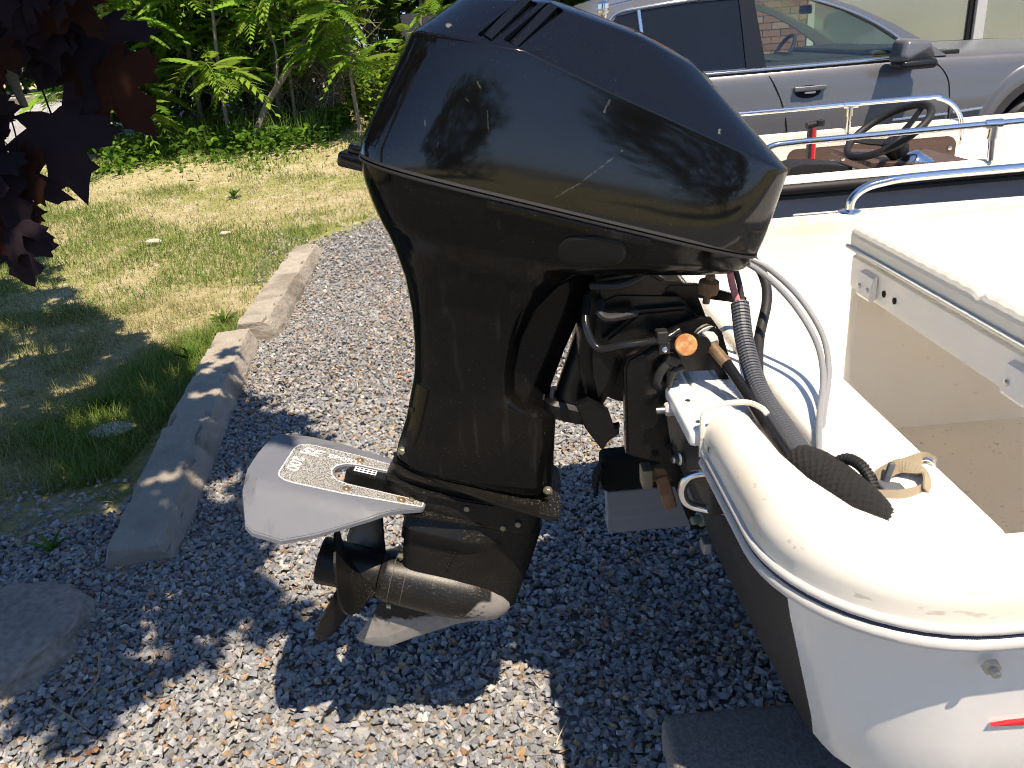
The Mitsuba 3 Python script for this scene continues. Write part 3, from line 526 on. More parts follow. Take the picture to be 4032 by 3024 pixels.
# ------------------------------------------------------------------ mounting bracket
def xzprism(poly, y0, y1, c_=.004):
    m_ = bprism(poly, abs(y1 - y0), c_); m_ = xf(m_, frame((0, 0, 0), (1, 0, 0), (0, 0, 1), (0, -1, 0))); m_.apply_translation((0, max(y0, y1), 0)); return m_
swp = [(.138, 1.102), (.18, 1.118), (.292, 1.106), (.318, 1.08), (.335, 1.035), (.284, 1.025), (.223, 1.0), (.193, .976), (.177, .93), (.15, .89), (.128, .90), (.118, .96), (.118, 1.0), (.126, 1.056)]
mo_b = lambda name, m_, bs, **kw: obj(name, m_, bs, motor, **kw)
sw = rbox((.138, 1.25, .99), (.30, 1.41, 1.10), .04)
mo_b('swivel_bracket', cat(xzprism(swp, 1.245, 1.405, .02), xzprism([(.155, 1.03), (.215, 1.075), (.29, 1.075), (.335, 1.03), (.30, .99), (.2, .96)], 1.225, 1.25, .006)), 'bracket_black', smooth=25)
mo_b('swivel_tube', xf(tube(np.array([[.045, 0, .50], [.030, 0, .24]]), .034, 24), MM), 'bracket_black')
mo_b('swivel_tube_cap', xf(loft([ring(-.02, .068, .042, .226, 4, 4, 40), ring(-.02, .068, .042, .25, 4, 4, 40), ring(-.012, .062, .036, .258, 4, 4, 40)]), MM), 'bracket_black')
tap = [(.105, .915), (.125, .93), (.16, .90), (.168, .87), (.178, .872), (.176, .855), (.16, .845), (.145, .828), (.118, .872)]
for y_ in (1.225, 1.40): mo_b('thrust_arm', xzprism(tap, y_, y_ + .02, .003), 'bracket_black', smooth=25)
clp = [(.183, .99), (.19, 1.006), (.215, 1.018), (.25, 1.04), (.283, 1.055), (.305, 1.061), (.327, 1.058), (.342, 1.035), (.354, .993), (.358, .94), (.348, .925), (.340, .955), (.330, .972), (.253, .975), (.250, .912), (.262, .82), (.30, .70), (.322, .672), (.318, .664), (.297, .668), (.285, .70), (.262, .77), (.24, .81), (.20, .823), (.183, .832)]
def clamp(y0, y1, far=False):
    k = mo_b('clamp_bracket', cat(xzprism(clp, y0, y1, .004), xzprism([(.215, 1.012), (.283, 1.05), (.327, 1.052), (.35, .993), (.338, .985), (.315, 1.03), (.28, 1.03), (.22, 1.0)], y0 - .006, y0 + .004, .002)), 'bracket_black', smooth=25)
    return k
cb = clamp(1.195, 1.222); clamp(1.43, 1.457)
for x, y, z in ((.255, 1.194, .842), (.232, 1.194, .83)): obj('bolt_hole', cyl((x, y - .001, z), (x, y + .0015, z), .006, 14), 'hole', cb)
mo_b('tilt_tube', tube([[.300, 1.17, 1.028], [.300, 1.48, 1.028]], .0165, 20), 'bracket_black')
oc = lathe([(.008, 0), (.008, .022), (.0165, .023), (.0175, .025), (.0175, .0285), (.016, .030)], (.277, 1.188, 1.022), (-.05, -.88, .46), 28); mo_b('tilt_stop_cap', oc, 'orange_cap', label='round orange weathered cap')
mo_b('cap_stem', lathe([(.010, 0), (.010, .02), (.009, .024)], (.279, 1.205, 1.024), (-.05, -.88, .46), 16), 'grey_nut')
mo_b('transom_stud', cat(tube([[.245, 1.165, .925], [.228, 1.165, .924]], .0065, 14)), 'steel'); mo_b('transom_nut', hexbolt((.262, 1.165, .926), (-1, 0, -.05), .0115, .02), 'grey_nut')
mo_b('transom_nut', lathe([(.012, 0), (.012, .004), (.008, .006), (.007, .014), (.005, .016)], (.268, 1.165, .833), (-1, -.3, .1), 18), 'steel')
mo_b('transom_nut', lathe([(.013, 0), (.013, .006), (.008, .007), (.0075, .02), (.006, .022)], (.300, 1.140, .728), (-1, -.4, .1), 18), 'verdigris')
mo_b('rusty_lug', cat(rbox((.225, 1.28, .72), (.285, 1.30, .75), .004), rot(rbox((.255, 1.275, .66), (.28, 1.295, .735), .004), -14, (0, 1, 0), (.267, 1.28, .70))), 'rust'); mo_b('lug_nut', rbox((.222, 1.265, .715), (.242, 1.30, .755), .003), 'brass')
sa = mo_b('steering_arm', cat(xzprism([(.15, 1.125), (.24, 1.13), (.262, 1.115), (.262, 1.06), (.19, 1.066), (.15, 1.09)], 1.25, 1.36, .006), xzprism([(.25, 1.075), (.27, 1.103), (.315, 1.10), (.40, 1.068), (.398, 1.058), (.31, 1.078), (.275, 1.076)], 1.262, 1.275, .002)), 'bracket_black', smooth=25)
obj('ball_joint', cat(lathe([(.006, -.028), (.006, -.012), (.016, -.010), (.018, 0), (.016, .011), (.009, .013)], (.335, 1.262, 1.093), (.1, -.1, 1), 20), hexbolt((.337, 1.261, 1.105), (.1, -.1, 1), .0085, .011)), 'rust', sa)
hp = spline([(.135, 1.25, 1.10), (.126, 1.215, 1.063), (.141, 1.195, 1.030), (.180, 1.186, 1.034), (.219, 1.184, 1.037), (.249, 1.182, 1.042), (.27, 1.19, 1.05)], 8)
mo_b('trim_hose', tube(hp, .0068, 12), 'black_gloss')
mo_b('hose_clip', cat(rbox((.232, 1.174, 1.034), (.251, 1.196, 1.055), .003), rbox((.236, 1.176, 1.016), (.254, 1.184, 1.036), .002)), 'soft_black'); mo_b('clip_screw', lathe([(.0045, 0), (.0045, .001), (.002, .002)], (.245, 1.1755, 1.025), (0, -1, .2), 14), 'chrome')
mo_b('wire_plug', cat(rot(rbox((.246, 1.175, .995), (.268, 1.198, 1.012), .003), 25, (0, 1, 0), (.257, 1.18, 1.0)), tube(spline([(.25, 1.18, .998), (.238, 1.178, .985), (.232, 1.18, .965), (.24, 1.2, .95)], 6), .007, 10), tube(spline([(.275, 1.18, .99), (.26, 1.178, .985), (.252, 1.18, .965), (.258, 1.2, .955)], 6), .006, 10)), 'soft_black')
mo_b('pan_hoses', cat(tube(spline([(.14, 1.24, 1.12), (.19, 1.215, 1.125), (.25, 1.22, 1.15)], 6), .007, 10), tube(spline([(.155, 1.24, 1.09), (.15, 1.22, 1.08), (.165, 1.215, 1.072), (.21, 1.22, 1.075)], 6), .008, 10)), 'soft_black')

# ------------------------------------------------------------------ cables between motor and boat
one('steering_cable', tube(spline([(.334, 1.150, 1.006), (.347, 1.09, .981), (.356, 1.0, .957), (.361, .87, .944), (.375, .80, .925)], 10), .0088, 14), 'black_gloss', 'black steering cable running from the tilt tube down to the mesh sleeve', 'steering cable')
sc = 'steering_cable'
obj('ferrule', tube([[.320, 1.178, 1.022], [.335, 1.146, 1.004]], .0095, 16), 'tarnish', sc); obj('collar_nut', hexbolt((.312, 1.197, 1.032), (.40, -.85, -.5), .0175, .022), 'grey_nut', sc); obj('washer', lathe([(.022, 0), (.022, .003), (.017, .004)], (.309, 1.203, 1.036), (.40, -.85, -.5), 20), 'brass', sc)
co = [(.375, 1.22, 1.075), (.370, 1.17, 1.027), (.369, 1.09, .982), (.376, .99, .962), (.381, .88, .948), (.386, .82, .935)]
one('corrugated_conduit', corrugated(spline(co, 14), .0122, .0148, .0056), 'conduit', 'dark grey corrugated conduit hanging beside the bracket with a pink wire in its mouth', 'conduit', smooth=False)
obj('wire', tube(spline([(.360, 1.245, 1.15), (.366, 1.235, 1.105), (.374, 1.215, 1.067)], 8), .0055, 10), 'red_cable', 'corrugated_conduit', label='pink red wire'); obj('wire', tube(spline([(.368, 1.255, 1.15), (.380, 1.24, 1.098), (.381, 1.22, 1.063)], 8), .0045, 10), 'rubber', 'corrugated_conduit')
g1_ = [(.375, 1.268, 1.152), (.39, 1.26, 1.142), (.425, 1.24, 1.123), (.454, 1.18, 1.092), (.470, 1.12, 1.051), (.459, 1.06, 1.017), (.431, 1.0, .980), (.405, .94, .962), (.386, .88, .951), (.388, .84, .945)]
g2_ = [(.370, 1.258, 1.148), (.383, 1.25, 1.138), (.412, 1.22, 1.12), (.438, 1.16, 1.089), (.453, 1.10, 1.049), (.443, 1.04, 1.02), (.417, .98, .99), (.398, .93, .968), (.381, .873, .957), (.384, .83, .945)]
one('control_cable', tube(spline(g1_, 10), .0045, 10), 'grey_cable', 'outer of two light grey control cables arcing from the cowl, the one bowed farther right', 'control cable', 'grey control cables')
one('control_cable', tube(spline(g2_, 10), .0045, 10), 'grey_cable', 'inner of two light grey control cables arcing from the cowl, nearer the conduit', 'control cable', 'grey control cables')
mo_b('cable_grommet', rot(rbox((.352, 1.24, 1.135), (.385, 1.285, 1.16), .005), 30, (0, 1, 0), (.37, 1.26, 1.148)), 'rubber')
one('fuel_hose', tube(spline([(.40, 1.34, 1.15), (.428, 1.33, 1.114), (.446, 1.32, 1.083), (.439, 1.28, 1.054), (.409, 1.22, 1.013), (.386, 1.15, .987), (.369, 1.08, .955), (.368, .97, .94), (.374, .88, .938)], 10), .0085, 12), 'rubber', 'plain black fuel hose sagging behind the corrugated conduit', 'hose')
# mesh sleeve with the bundle inside
sp = spline([(.364, .905, .960), (.378, .85, .964), (.386, .81, .962), (.396, .775, .955), (.404, .75, .938)], 8); rs = np.interp(np.linspace(0, 1, len(sp)), [0, .12, .6, 1], [.024, .029, .032, .032]); 
sp = np.stack([np.interp(np.linspace(0, len(sp) - 1, 170), np.arange(len(sp)), sp[:, i]) for i in range(3)], 1); rs = np.interp(np.linspace(0, 1, 170), [0, .12, .6, 1], [.024, .028, .030, .028]); slv = tube(sp, rs, 96, False)
_k = np.arange(170)[:, None] * .30; _a = np.arange(96)[None] * (2 * PI / 96) * 16; _h = np.maximum(np.sin(_a + _k * 2), np.sin(_a - _k * 2)) * .0012       # woven cords
_c = np.repeat(sp, 96, 0); _d = np.array(slv.vertices) - _c; _d /= np.linalg.norm(_d, axis=1, keepdims=True); slv = mesh(np.array(slv.vertices) + _d * _h.reshape(-1, 1), slv.faces)
one('mesh_sleeve', slv, 'sleeve', 'black woven mesh sleeve bundling the cables at the deck edge', 'cable sleeve')
lp = [(.384, .872, .955), (.389, .86, .979), (.400, .85, .992), (.410, .83, .991), (.415, .81, .976), (.411, .795, .962), (.398, .783, .950)]
one('wire_loom', corrugated(spline(lp, 14), .0058, .0074, .0042, 12), 'soft_black', 'thin black ribbed loom looping out of the mesh sleeve', 'wire loom', smooth=False)
def band(path, w, th=.0016, up=(0, 0, 1.0)):
    P = spline(path, 8); t = np.gradient(P, axis=0); t /= np.linalg.norm(t, axis=1, keepdims=True); up = np.asarray(up, float); R_ = []
    for i in range(len(P)):
        tw = 0; n_ = up - t[i] * (up @ t[i]); n_ /= np.linalg.norm(n_); b = np.cross(t[i], n_)
        R_.append([P[i] + b * w + n_ * th, P[i] - b * w + n_ * th, P[i] - b * w - n_ * th, P[i] + b * w - n_ * th])
    return loft(R_)
sk2 = one('tie_strap', cat(band([(.405, .795, .972), (.44, .785, .974), (.475, .80, .972), (.487, .825, .975), (.47, .842, .979), (.44, .835, .977), (.415, .815, .975)], .0085, .0011, up=(.75, -.6, .45)), band([(.425, .82, .978), (.455, .83, .988), (.478, .815, .984), (.47, .79, .974)], .0085, .0011, up=(.6, -.75, .4)), band([(.455, .835, .982), (.48, .846, .982), (.50, .858, .978), (.512, .856, .970)], .0085, .0011, up=(-.2, -.9, .3))), 'webbing', 'tan webbing tie strap coiled on the deck beside the mesh sleeve', 'strap', smooth=20)
obj('buckle', cat(rot(rbox((.420, .795, .968), (.452, .818, .976), .003), 14, (0, 1, 0), (.44, .8, .972)), rot(rbox((.428, .812, .974), (.436, .818, 1.004), .002), 12, (0, 1, 0), (.43, .81, .975))), 'conduit', sk2)
ek = one('deck_eye', tube(spline([(.490, .862, .962), (.497, .856, .978), (.506, .850, .978), (.511, .846, .962)], 8), .0026, 10), 'chrome', 'small chrome strap eye at the cockpit edge', 'deck eye')
obj('base', cat(lathe([(.007, 0), (.006, .002)], (.490, .862, .9615), (0, 0, 1), 14), lathe([(.007, 0), (.006, .002)], (.511, .846, .9615), (0, 0, 1), 14)), 'chrome', ek)
# ------------------------------------------------------------------ boats: a shared hull builder in local coordinates
YC, HW = 1.395, .782                       # centre line and half beam of the near boat
def plan(x0=.268, x1=4.25, r=.19):
    """closed plan outline (stern at x0, bow at x1), near side first, with outward normals"""
    P = []
    for a in np.linspace(PI, 1.5 * PI, 14): P.append((x0 + r + r * math.cos(a), -HW + r + r * math.sin(a)))
    for t in np.linspace(0, 1, 26)[1:]: P.append((x0 + r + t * (2.9 - x0 - r), -HW))
    for a in np.linspace(0, PI / 2, 16)[1:]: P.append((2.9 + (x1 - 2.9) * math.sin(a), -HW * math.cos(a) ** .8 if a < PI / 2 else 0))
    P = np.array(P); Q = P[::-1][1:] * np.array([1, -1]); P = np.vstack([P, Q]); return P
def norms(P):
    t = np.roll(P, -1, 0) - np.roll(P, 1, 0); t /= np.linalg.norm(t, axis=1, keepdims=True); return np.stack([t[:, 1], -t[:, 0]], 1)
PL = plan(); NO = norms(PL)
def offring(d, z): q = PL - NO * d; return np.c_[q, np.full(len(q), z)]
HOLE = [(.33, -.375), (.335, -.48), (.35, -.56), (.375, -.63), (.415, -.68), (.48, -.70), (3.3, -.70), (3.5, -.4), (3.5, .4), (3.3, .70), (.48, .70), (.415, .68), (.375, .63), (.35, .56), (.335, .48), (.33, .375)]
def gunwale_mesh(notch=True):
    S = tom(loft([offring(.03, .905), offring(.0, .912), offring(0, .950), offring(.004, .964), offring(.012, .976), offring(.024, .984), offring(.040, .988), offring(.07, .989)]))
    hp_ = Polygon(HOLE).buffer(.03).buffer(-.03)
    h1 = prism(hp_, .3); h1.apply_translation((0, 0, .8)); S = S - tom(h1)
    for d, z in ((.005, .976), (.011, .981), (.020, .985), (.032, .9875)):
        h = prism(hp_.buffer(d), .1); h.apply_translation((0, 0, z)); S = S - tom(h)
    if notch: S = S - tom(rbox((.0, -.375, .85), (.5, .345, 1.2), .02, 16))
    return man(S)
def path3(i0, i1, d, z): q = (PL - NO * d)[np.arange(i0, i1) % len(PL)]; return np.c_[q, np.full(len(q), z)]
NP = len(PL)
def hull_parts():
    XS = np.array([.290, .296, .305, .325, .355, .395, .45, .6, .9, 1.4, 2.0, 2.6, 3.1, 3.5, 3.85, 4.1, 4.2]); ex = np.interp(XS, [.290, .296, .305, .325, .355, .395, .45, .6, 9], [.115, .095, .075, .052, .034, .018, .006, 0, 0])
    sec = np.array([(0, .915), (.010, .89), (.026, .83), (.031, .77), (.036, .70), (.041, .645), (.056, .60), (.12, .56), (.32, .51), (.78, .46)])
    rows = []
    for x, e in zip(XS, ex):
        hw = HW - .014 if x <= 2.9 else max(.02, HW * math.cos(math.asin(min(1, (x - 2.9) / 1.36))) ** .8 - .014)
        k = min(1, hw / .6); y = -(np.maximum(hw - e - sec[:, 0] * k, 0)); y[-1] = 0; up = max(0, (x - 2.6) / 1.6) ** 2 * .3; z = np.where(sec[:, 1] < .9, sec[:, 1] + up * (.915 - sec[:, 1]) / .45, sec[:, 1])
        rk = (.915 - z) * .24 * np.exp(-(x - .290) / .5); rows.append(np.stack([x + rk, y, z], 1))
    R = np.array(rows); n, m = R.shape[:2]
    def skin(a, b, r0=0, r1=99):
        q = R[r0:r1, a:b]; f = grid_faces(len(q), b - a, False); v = q.reshape(-1, 3); w = v * np.array([1, -1, 1]); mm = cat(mesh(v, f), mesh(w, f[:, ::-1])); return mm
    tr0 = R[0]; full = np.vstack([tr0, (tr0 * np.array([1, -1, 1]))[::-1][1:]]); k = len(full); c_ = full.mean(0)
    trm = mesh(np.vstack([full, c_]), [[i, (i + 1) % k, k] for i in range(k)])
    return skin(0, 7), skin(6, 10), trm, R
def place(m_, sy=1.0, dx=0, yc=YC, dz=0):
    m_ = m_.copy(); v = np.array(m_.vertices); v[:, 1] *= sy; m_.vertices = v + np.array([dx, yc, dz]); return m_
def boat_shell(key, pl, mats, notch, rail_bs, linebs, i_end, floor_z):
    W, B, _, R = hull_parts(); trm = _
    obj('hull', pl(W), mats[0], key, smooth=40)
    obj('hull_bottom', pl(B), mats[1], key, smooth=40); obj('transom', pl(trm), mats[1], key, smooth=False)
    obj('gunwale', pl(gunwale_mesh(notch)), mats[2], key, smooth=28)
    rr = np.array([path3(0, NP + 1, 0, 0)])
    a0, a1 = 0, NP
    def seal(d, z, r, bs, nm):
        near = np.vstack([[(.268 + d, -.38, z)], path3(0, NP, d, z), [(.268 + d, .35, z)]]); obj(nm, pl(tube(near, r, 10)), bs, key, smooth=40)
    seal(.0, .909, .0085, rail_bs, 'rub_rail'); seal(-.001, .926, .0055, rail_bs, 'rub_rail'); seal(.0005, .9165, .004, linebs, 'rail_joint')
    hp_ = Polygon(HOLE).buffer(.03).buffer(-.03); hp_ = hp_.intersection(shapely.box(.505, -2, 9, 2)); lin = prism(hp_.buffer(.018), .945 - floor_z, ) ; inner = prism(hp_, 2); inner.apply_translation((0, 0, -.5))
    lin = man(tom(lin) - tom(inner)); lin.apply_translation((0, 0, floor_z)); obj('liner', pl(lin), mats[3], key, smooth=28)
    fl = prism(hp_.buffer(.01), .02); fl.apply_translation((0, 0, floor_z - .02)); obj('cockpit_floor', pl(fl), mats[4], key, smooth=False)
# ---- near boat
boat = thing('motorboat', 'white open motorboat with sun-bleached gunwale carrying the outboard motor', 'boat')
npl = lambda m_: place(m_)
boat_shell(boat, npl, ('hull_white', 'hull_bottom', 'gelcoat_rubbed', 'gelcoat', 'floor_tan'), True, 'rubrail_grey', 'rubrail_line', NP, .665)
bo = lambda n_, m_, bs, **kw: obj(n_, m_, bs, boat, **kw)
bo('aft_deck', rbox((.395, .70, .885), (.52, 2.10, .973), .018, 12), 'gelcoat', smooth=40)
bo('deck_well', rbox((.33, .70, .885), (.41, 2.10, .955), .01, 12), 'gelcoat', smooth=40)
bo('transom_board', rbox((.274, 1.005, .82), (.336, 1.725, .926), .006, 12), 'hull_bottom', smooth=40)  # board coloured dark to stand in for shade behind the brackets
cp = cat(rbox((.250, 1.030, .925), (.292, 1.70, .952), .008, 12), rbox((.293, 1.03, .93), (.343, 1.70, .9515), .005, 12)); bo('transom_cap', cp, 'cap_white', smooth=40, label='white transom cap with a dark joint')
for x, y in ((.272, 1.135), (.270, 1.06), (.272, 1.22)): bo('cap_screw', lathe([(.0048, 0), (.0044, .0012), (.001, .0018)], (x, y, .9516), (0, 0, 1), 14), 'steel')
# end cover where the rolled gunwale stops
pe = [np.array([.266, 1.022, .915]), np.array([.266, 1.022, .955]), np.array([.27, 1.026, .984]), np.array([.292, 1.028, .993]), np.array([.33, 1.03, .992]), np.array([.345, 1.01, .992]), np.array([.352, 1.0, .985])]
bo('gasket', tube(spline(pe, 6), .0042, 8), 'gelcoat_rubbed'); bo('gunwale_screw', lathe([(.006, 0), (.005, .002), (.001, .003)], (.2675, .985, .945), (-1, 0, .1), 14), 'steel')
ub = spline([(.330, 1.015, .884), (.285, 1.025, .884), (.252, 1.033, .876), (.241, 1.035, .852), (.251, 1.033, .828), (.285, 1.025, .818), (.330, 1.015, .816)], 8)
bo('stern_eye', tube(ub, .0068, 14), 'chrome')
bo('tape_scrap', rbox((.285, 1.075, .70), (.300, 1.10, .722), .003), 'galvanised')
bo('side_stud', cat(lathe([(.010, -.004), (.010, .002), (.008, .003)], (.478, .641, .848), (0, -1, -.15), 6), lathe([(.005, 0), (.005, .010), (.004, .011)], (.478, .641, .848), (0, -1, -.15), 14)), 'steel')
# red stripe following the hull side
def side_y(z): return YC - (HW - .014 - np.interp(z, [.60, .645, .70, .77, .83, .89, .915], [.056, .041, .036, .031, .026, .010, 0]))
xs_ = np.linspace(.505, 3.0, 60); rg = []
for x in xs_:
    h = .0048 * min(1, (x - .50) / .02); zc = .744 + .0 * x
    rg.append([(x + .02, side_y(zc + h) - .0012, zc + h), (x - .0, side_y(zc - h) - .0012, zc - h), (x, side_y(zc - h) + .004, zc - h), (x + .02, side_y(zc + h) + .004, zc + h)])
bo('stripe', loft(rg), 'red_stripe', smooth=False, label='thin red stripe on the side')
# stern grab rail on the far gunwale
grp = spline([(.945, 2.138, .987), (.950, 2.138, 1.02), (.976, 2.138, 1.045), (1.028, 2.138, 1.059), (1.14, 2.138, 1.066), (1.6, 2.138, 1.066), (2.4, 2.13, 1.066), (2.5, 2.13, 1.05), (2.53, 2.13, .987)], 10)
gr = bo('grab_rail', tube(grp, .0115, 18), 'chrome', smooth=60); obj('rail_foot', cat(lathe([(.030, 0), (.029, .003), (.02, .006), (.014, .007)], (.945, 2.138, .988), (0, 0, 1), 24)), 'chrome', gr); obj('rail_foot', lathe([(.030, 0), (.029, .003), (.02, .006)], (2.53, 2.13, .988), (0, 0, 1), 24), 'chrome', gr)
bo('gunwale_seam', tube([(.80, 2.155, .9885), (4.0, 2.04, .9885)], .0025, 6), 'rubrail_grey')
# bench seat
seat = thing('bench_seat', 'padded white vinyl bench seat on a white frame across the boat', 'bench seat')
cu = rbox((.672, .72, 1.064), (1.30, 1.515, 1.110), .016, 16); cv = cu.subdivide_to_size(.008); v = np.array(cv.vertices)
def qn(v):
    up = np.clip((v[:, 2] - 1.085) / .02, 0, 1); w = v[:, 0] - .672
    ple = np.sin((v[:, 1]) * PI / .034) ** 2 * .0035 * np.exp(-((w - .026) / .024) ** 2) * up
    seam = -.006 * np.exp(-((w - .062) / .006) ** 2) * up; sec_ = -.006 * np.exp(-((v[:, 1] - 1.08) / .006) ** 2) * up - .006 * np.exp(-((v[:, 1] - 1.02) / .005) ** 2) * up * (w > .062)
    return ple + seam + sec_ + up * .008 * np.exp(-((w - .3) / .2) ** 2)
v[:, 2] += qn(v); sk0 = obj('cushion', mesh(v, cv.faces), 'vinyl', seat, smooth=40)
obj('welt', tube(spline([(.671, 1.512, 1.072), (.669, 1.3, 1.072), (.669, 1.0, 1.072), (.669, .73, 1.072)], 8), .0042, 10), 'vinyl', seat)
obj('seat_rail', rbox((.678, .72, .992), (.703, 1.505, 1.056), .004), 'white_paint', seat); obj('seat_rail', rbox((1.25, .72, .992), (1.28, 1.505, 1.056), .004), 'white_paint', seat)
obj('end_panel', rbox((.69, 1.506, .582), (1.28, 1.530, 1.056), .01), 'gelcoat', seat)
def bracket_(y0, y1, n_):
    k = obj('hinge_bracket', xzprism([(.677, 1.045), (.668, 1.04), (.663, 1.002), (.666, .996), (.677, 1.0)], y0, y1, .003), 'white_paint', seat)
    for yy in (y0 + .014, y1 - .014): obj('screw', lathe([(.005, 0), (.0045, .002), (.001, .003)], (.6645, yy, 1.016), (-1, 0, .2), 12), 'steel', k)
bracket_(1.385, 1.445, 1); bracket_(.88, .985, 2)
for y in (1.36, 1.32): obj('rail_hole', cyl((.676, y, 1.02), (.6775, y, 1.02), .006, 12), 'hole', seat)

# ------------------------------------------------------------------ boat trailer
trl = thing('boat_trailer', 'boat trailer with carpeted bunks below the white hull', 'trailer')
to = lambda n_, m_, bs, **kw: obj(n_, m_, bs, trl, **kw)
to('bunk', rbox((.195, .78, .39), (2.6, .99, .462), .016), 'carpet_grey', label='grey carpeted bunk')
to('bunk', rbox((.210, 1.80, .385), (2.6, 1.86, .49), .012), 'carpet_black', label='black carpeted bunk on edge'); to('bunk_board', rbox((.222, 1.805, .255), (2.6, 1.855, .384), .004), 'timber_grey'); 
rgm = np.array([(.20, 1.80, .465), (.19, 1.798, .44), (.185, 1.80, .41)]); to('carpet_flap', band([(.212, 1.80, .47), (.196, 1.797, .44), (.190, 1.80, .40)], .03, .004, up=(1, 0, .2)), 'carpet_black')
to('frame_beam', rbox((1.0, .98, .28), (5.2, 1.05, .38), .006), 'galvanised'); to('frame_beam', rbox((.9, 2.04, .28), (5.2, 2.11, .38), .006), 'galvanised'); to('cross_beam', rbox((1.0, .60, .28), (1.07, 2.04, .36), .006), 'galvanised')
for y in (.85, 1.83): to('bunk_post', rbox((1.0, y - .02, .30), (1.06, y + .02, .40), .004), 'galvanised')
wk = to('wheel', rot(lathe([(.12, -.08), (.24, -.08), (.265, -.06), (.27, 0), (.265, .06), (.24, .08), (.12, .08)], (2.6, .42, .268), (0, 1, 0), 40), 0, (0, 0, 1)), 'rubber'); obj('rim', lathe([(.02, .06), (.12, .07), (.15, .085), (.16, .082)], (2.6, .42, .268), (0, -1, 0), 30), 'galvanised', wk)
to('axle', tube([(2.6, .42, .268), (2.6, 2.3, .268)], .025, 12), 'galvanised')
wk = to('wheel', lathe([(.12, -.08), (.24, -.08), (.265, -.06), (.27, 0), (.265, .06), (.24, .08), (.12, .08)], (2.6, 2.31, .268), (0, 1, 0), 40), 'rubber')

# ------------------------------------------------------------------ second boat behind
fb = thing('motorboat', 'grey-hulled open boat behind the white one with chrome side rails and a dark steering wheel', 'boat')
FY, FS, FDX, FDZ = 3.905, .70 / .825, .32, -.107
fpl = lambda m_: place(m_, FS, FDX, FY, FDZ)
boat_shell(fb, fpl, ('hull_grey', 'hull_grey', 'cream', 'cream', 'cream'), False, 'rubber', 'rubber', NP, .78)
fo = lambda n_, m_, bs, **kw: obj(n_, m_, bs, fb, **kw)
fo('fender_strip', tube(np.vstack([place(mesh(path3(0, NP, -.006, .944), [[0, 1, 2]]), FS, FDX, FY, FDZ).vertices]), .021, 12), 'soft_black', label='black rubber fender strip')
nr = fo('side_rail', tube(spline([(1.03, 3.25, .885), (1.05, 3.25, .97), (1.10, 3.25, 1.008), (1.18, 3.25, 1.016), (1.40, 3.25, 1.018), (1.979, 3.25, 1.022), (2.6, 3.25, 1.024), (2.85, 3.26, 1.0), (2.92, 3.27, .885)], 10), .0125, 16), 'chrome', smooth=60)
obj('rail_post', cat(cyl((1.992, 3.25, .88), (1.981, 3.25, 1.02), .0125, 16), lathe([(.018, 0), (.018, .05)], (1.984, 3.25, .965), (0, 0, 1), 18), tube([(1.945, 3.25, 1.022), (2.015, 3.25, 1.022)], .018, 16)), 'chrome', nr, smooth=60)
fr_ = fo('side_rail', tube(spline([(.75, 4.5, .885), (.78, 4.5, .98), (.85, 4.5, 1.003), (1.368, 4.5, 1.004), (2.33, 4.5, 1.006), (2.42, 4.5, .998), (2.50, 4.5, .96), (2.555, 4.5, .89), (2.575, 4.5, .80), (2.575, 4.5, .76)], 10), .0135, 16), 'chrome', smooth=60, label='chrome side rail curving down to the deck')
obj('rail_post', cat(cyl((1.942, 4.5, .79), (1.943, 4.5, 1.004), .0125, 16), tube([(1.905, 4.5, 1.003), (1.985, 4.5, 1.003)], .019, 16), lathe([(.019, 0), (.019, .05)], (1.943, 4.5, .945), (0, 0, 1), 18)), 'chrome', fr_, smooth=60)
def yzboard(x0, x1, y, z0, z1, th, r_): return xzprism(Polygon([(x0, z0), (x1, z0), (x1, z1), (x0, z1)]).buffer(-r_).buffer(r_), y - th / 2, y + th / 2, .003)
bd = fo('side_board', yzboard(1.545, 2.435, 4.30, .64, .825, .02, .05), 'wood_brown', smooth=25, label='brown side board with bright bolts'); 
for x, z in ((1.837, .757), (2.40, .765)): obj('bolt', lathe([(.012, 0), (.011, .006), (.004, .009)], (x, 4.289, z), (0, -1, 0), 14), 'steel', bd)
cs_ = fo('console', cat(xf(rbox((-.23, -.22, -.012), (.23, .22, .012), .004), frame((1.80, 3.60, .856), (.99, -.02, -.1), (.02, 1, 0), (.1, 0, .99)))), 'wood_brown', smooth=25)
obj('console_front', rbox((1.585, 3.44, .70), (1.60, 3.84, .838), .004), 'cream', cs_); obj('console_side', rbox((1.60, 3.42, .60), (2.02, 3.435, .80), .004), 'wood_brown', cs_); obj('console_lip', rbox((2.02, 3.40, .81), (2.05, 3.86, .845), .004), 'wood_brown', cs_)
for k in [k for k in scene if k.startswith(trl + '__')]:          # the second boat's trailer: the first one's parts again
    scene[k.replace(trl, 'boat_trailer_001')] = {**scene[k], 'to_world': T().translate([.32, 2.51, -.04]).scale([1, 1, 1])}
labels['boat_trailer_001'] = {'label': 'boat trailer hidden below the grey-hulled boat', 'category': 'trailer'}
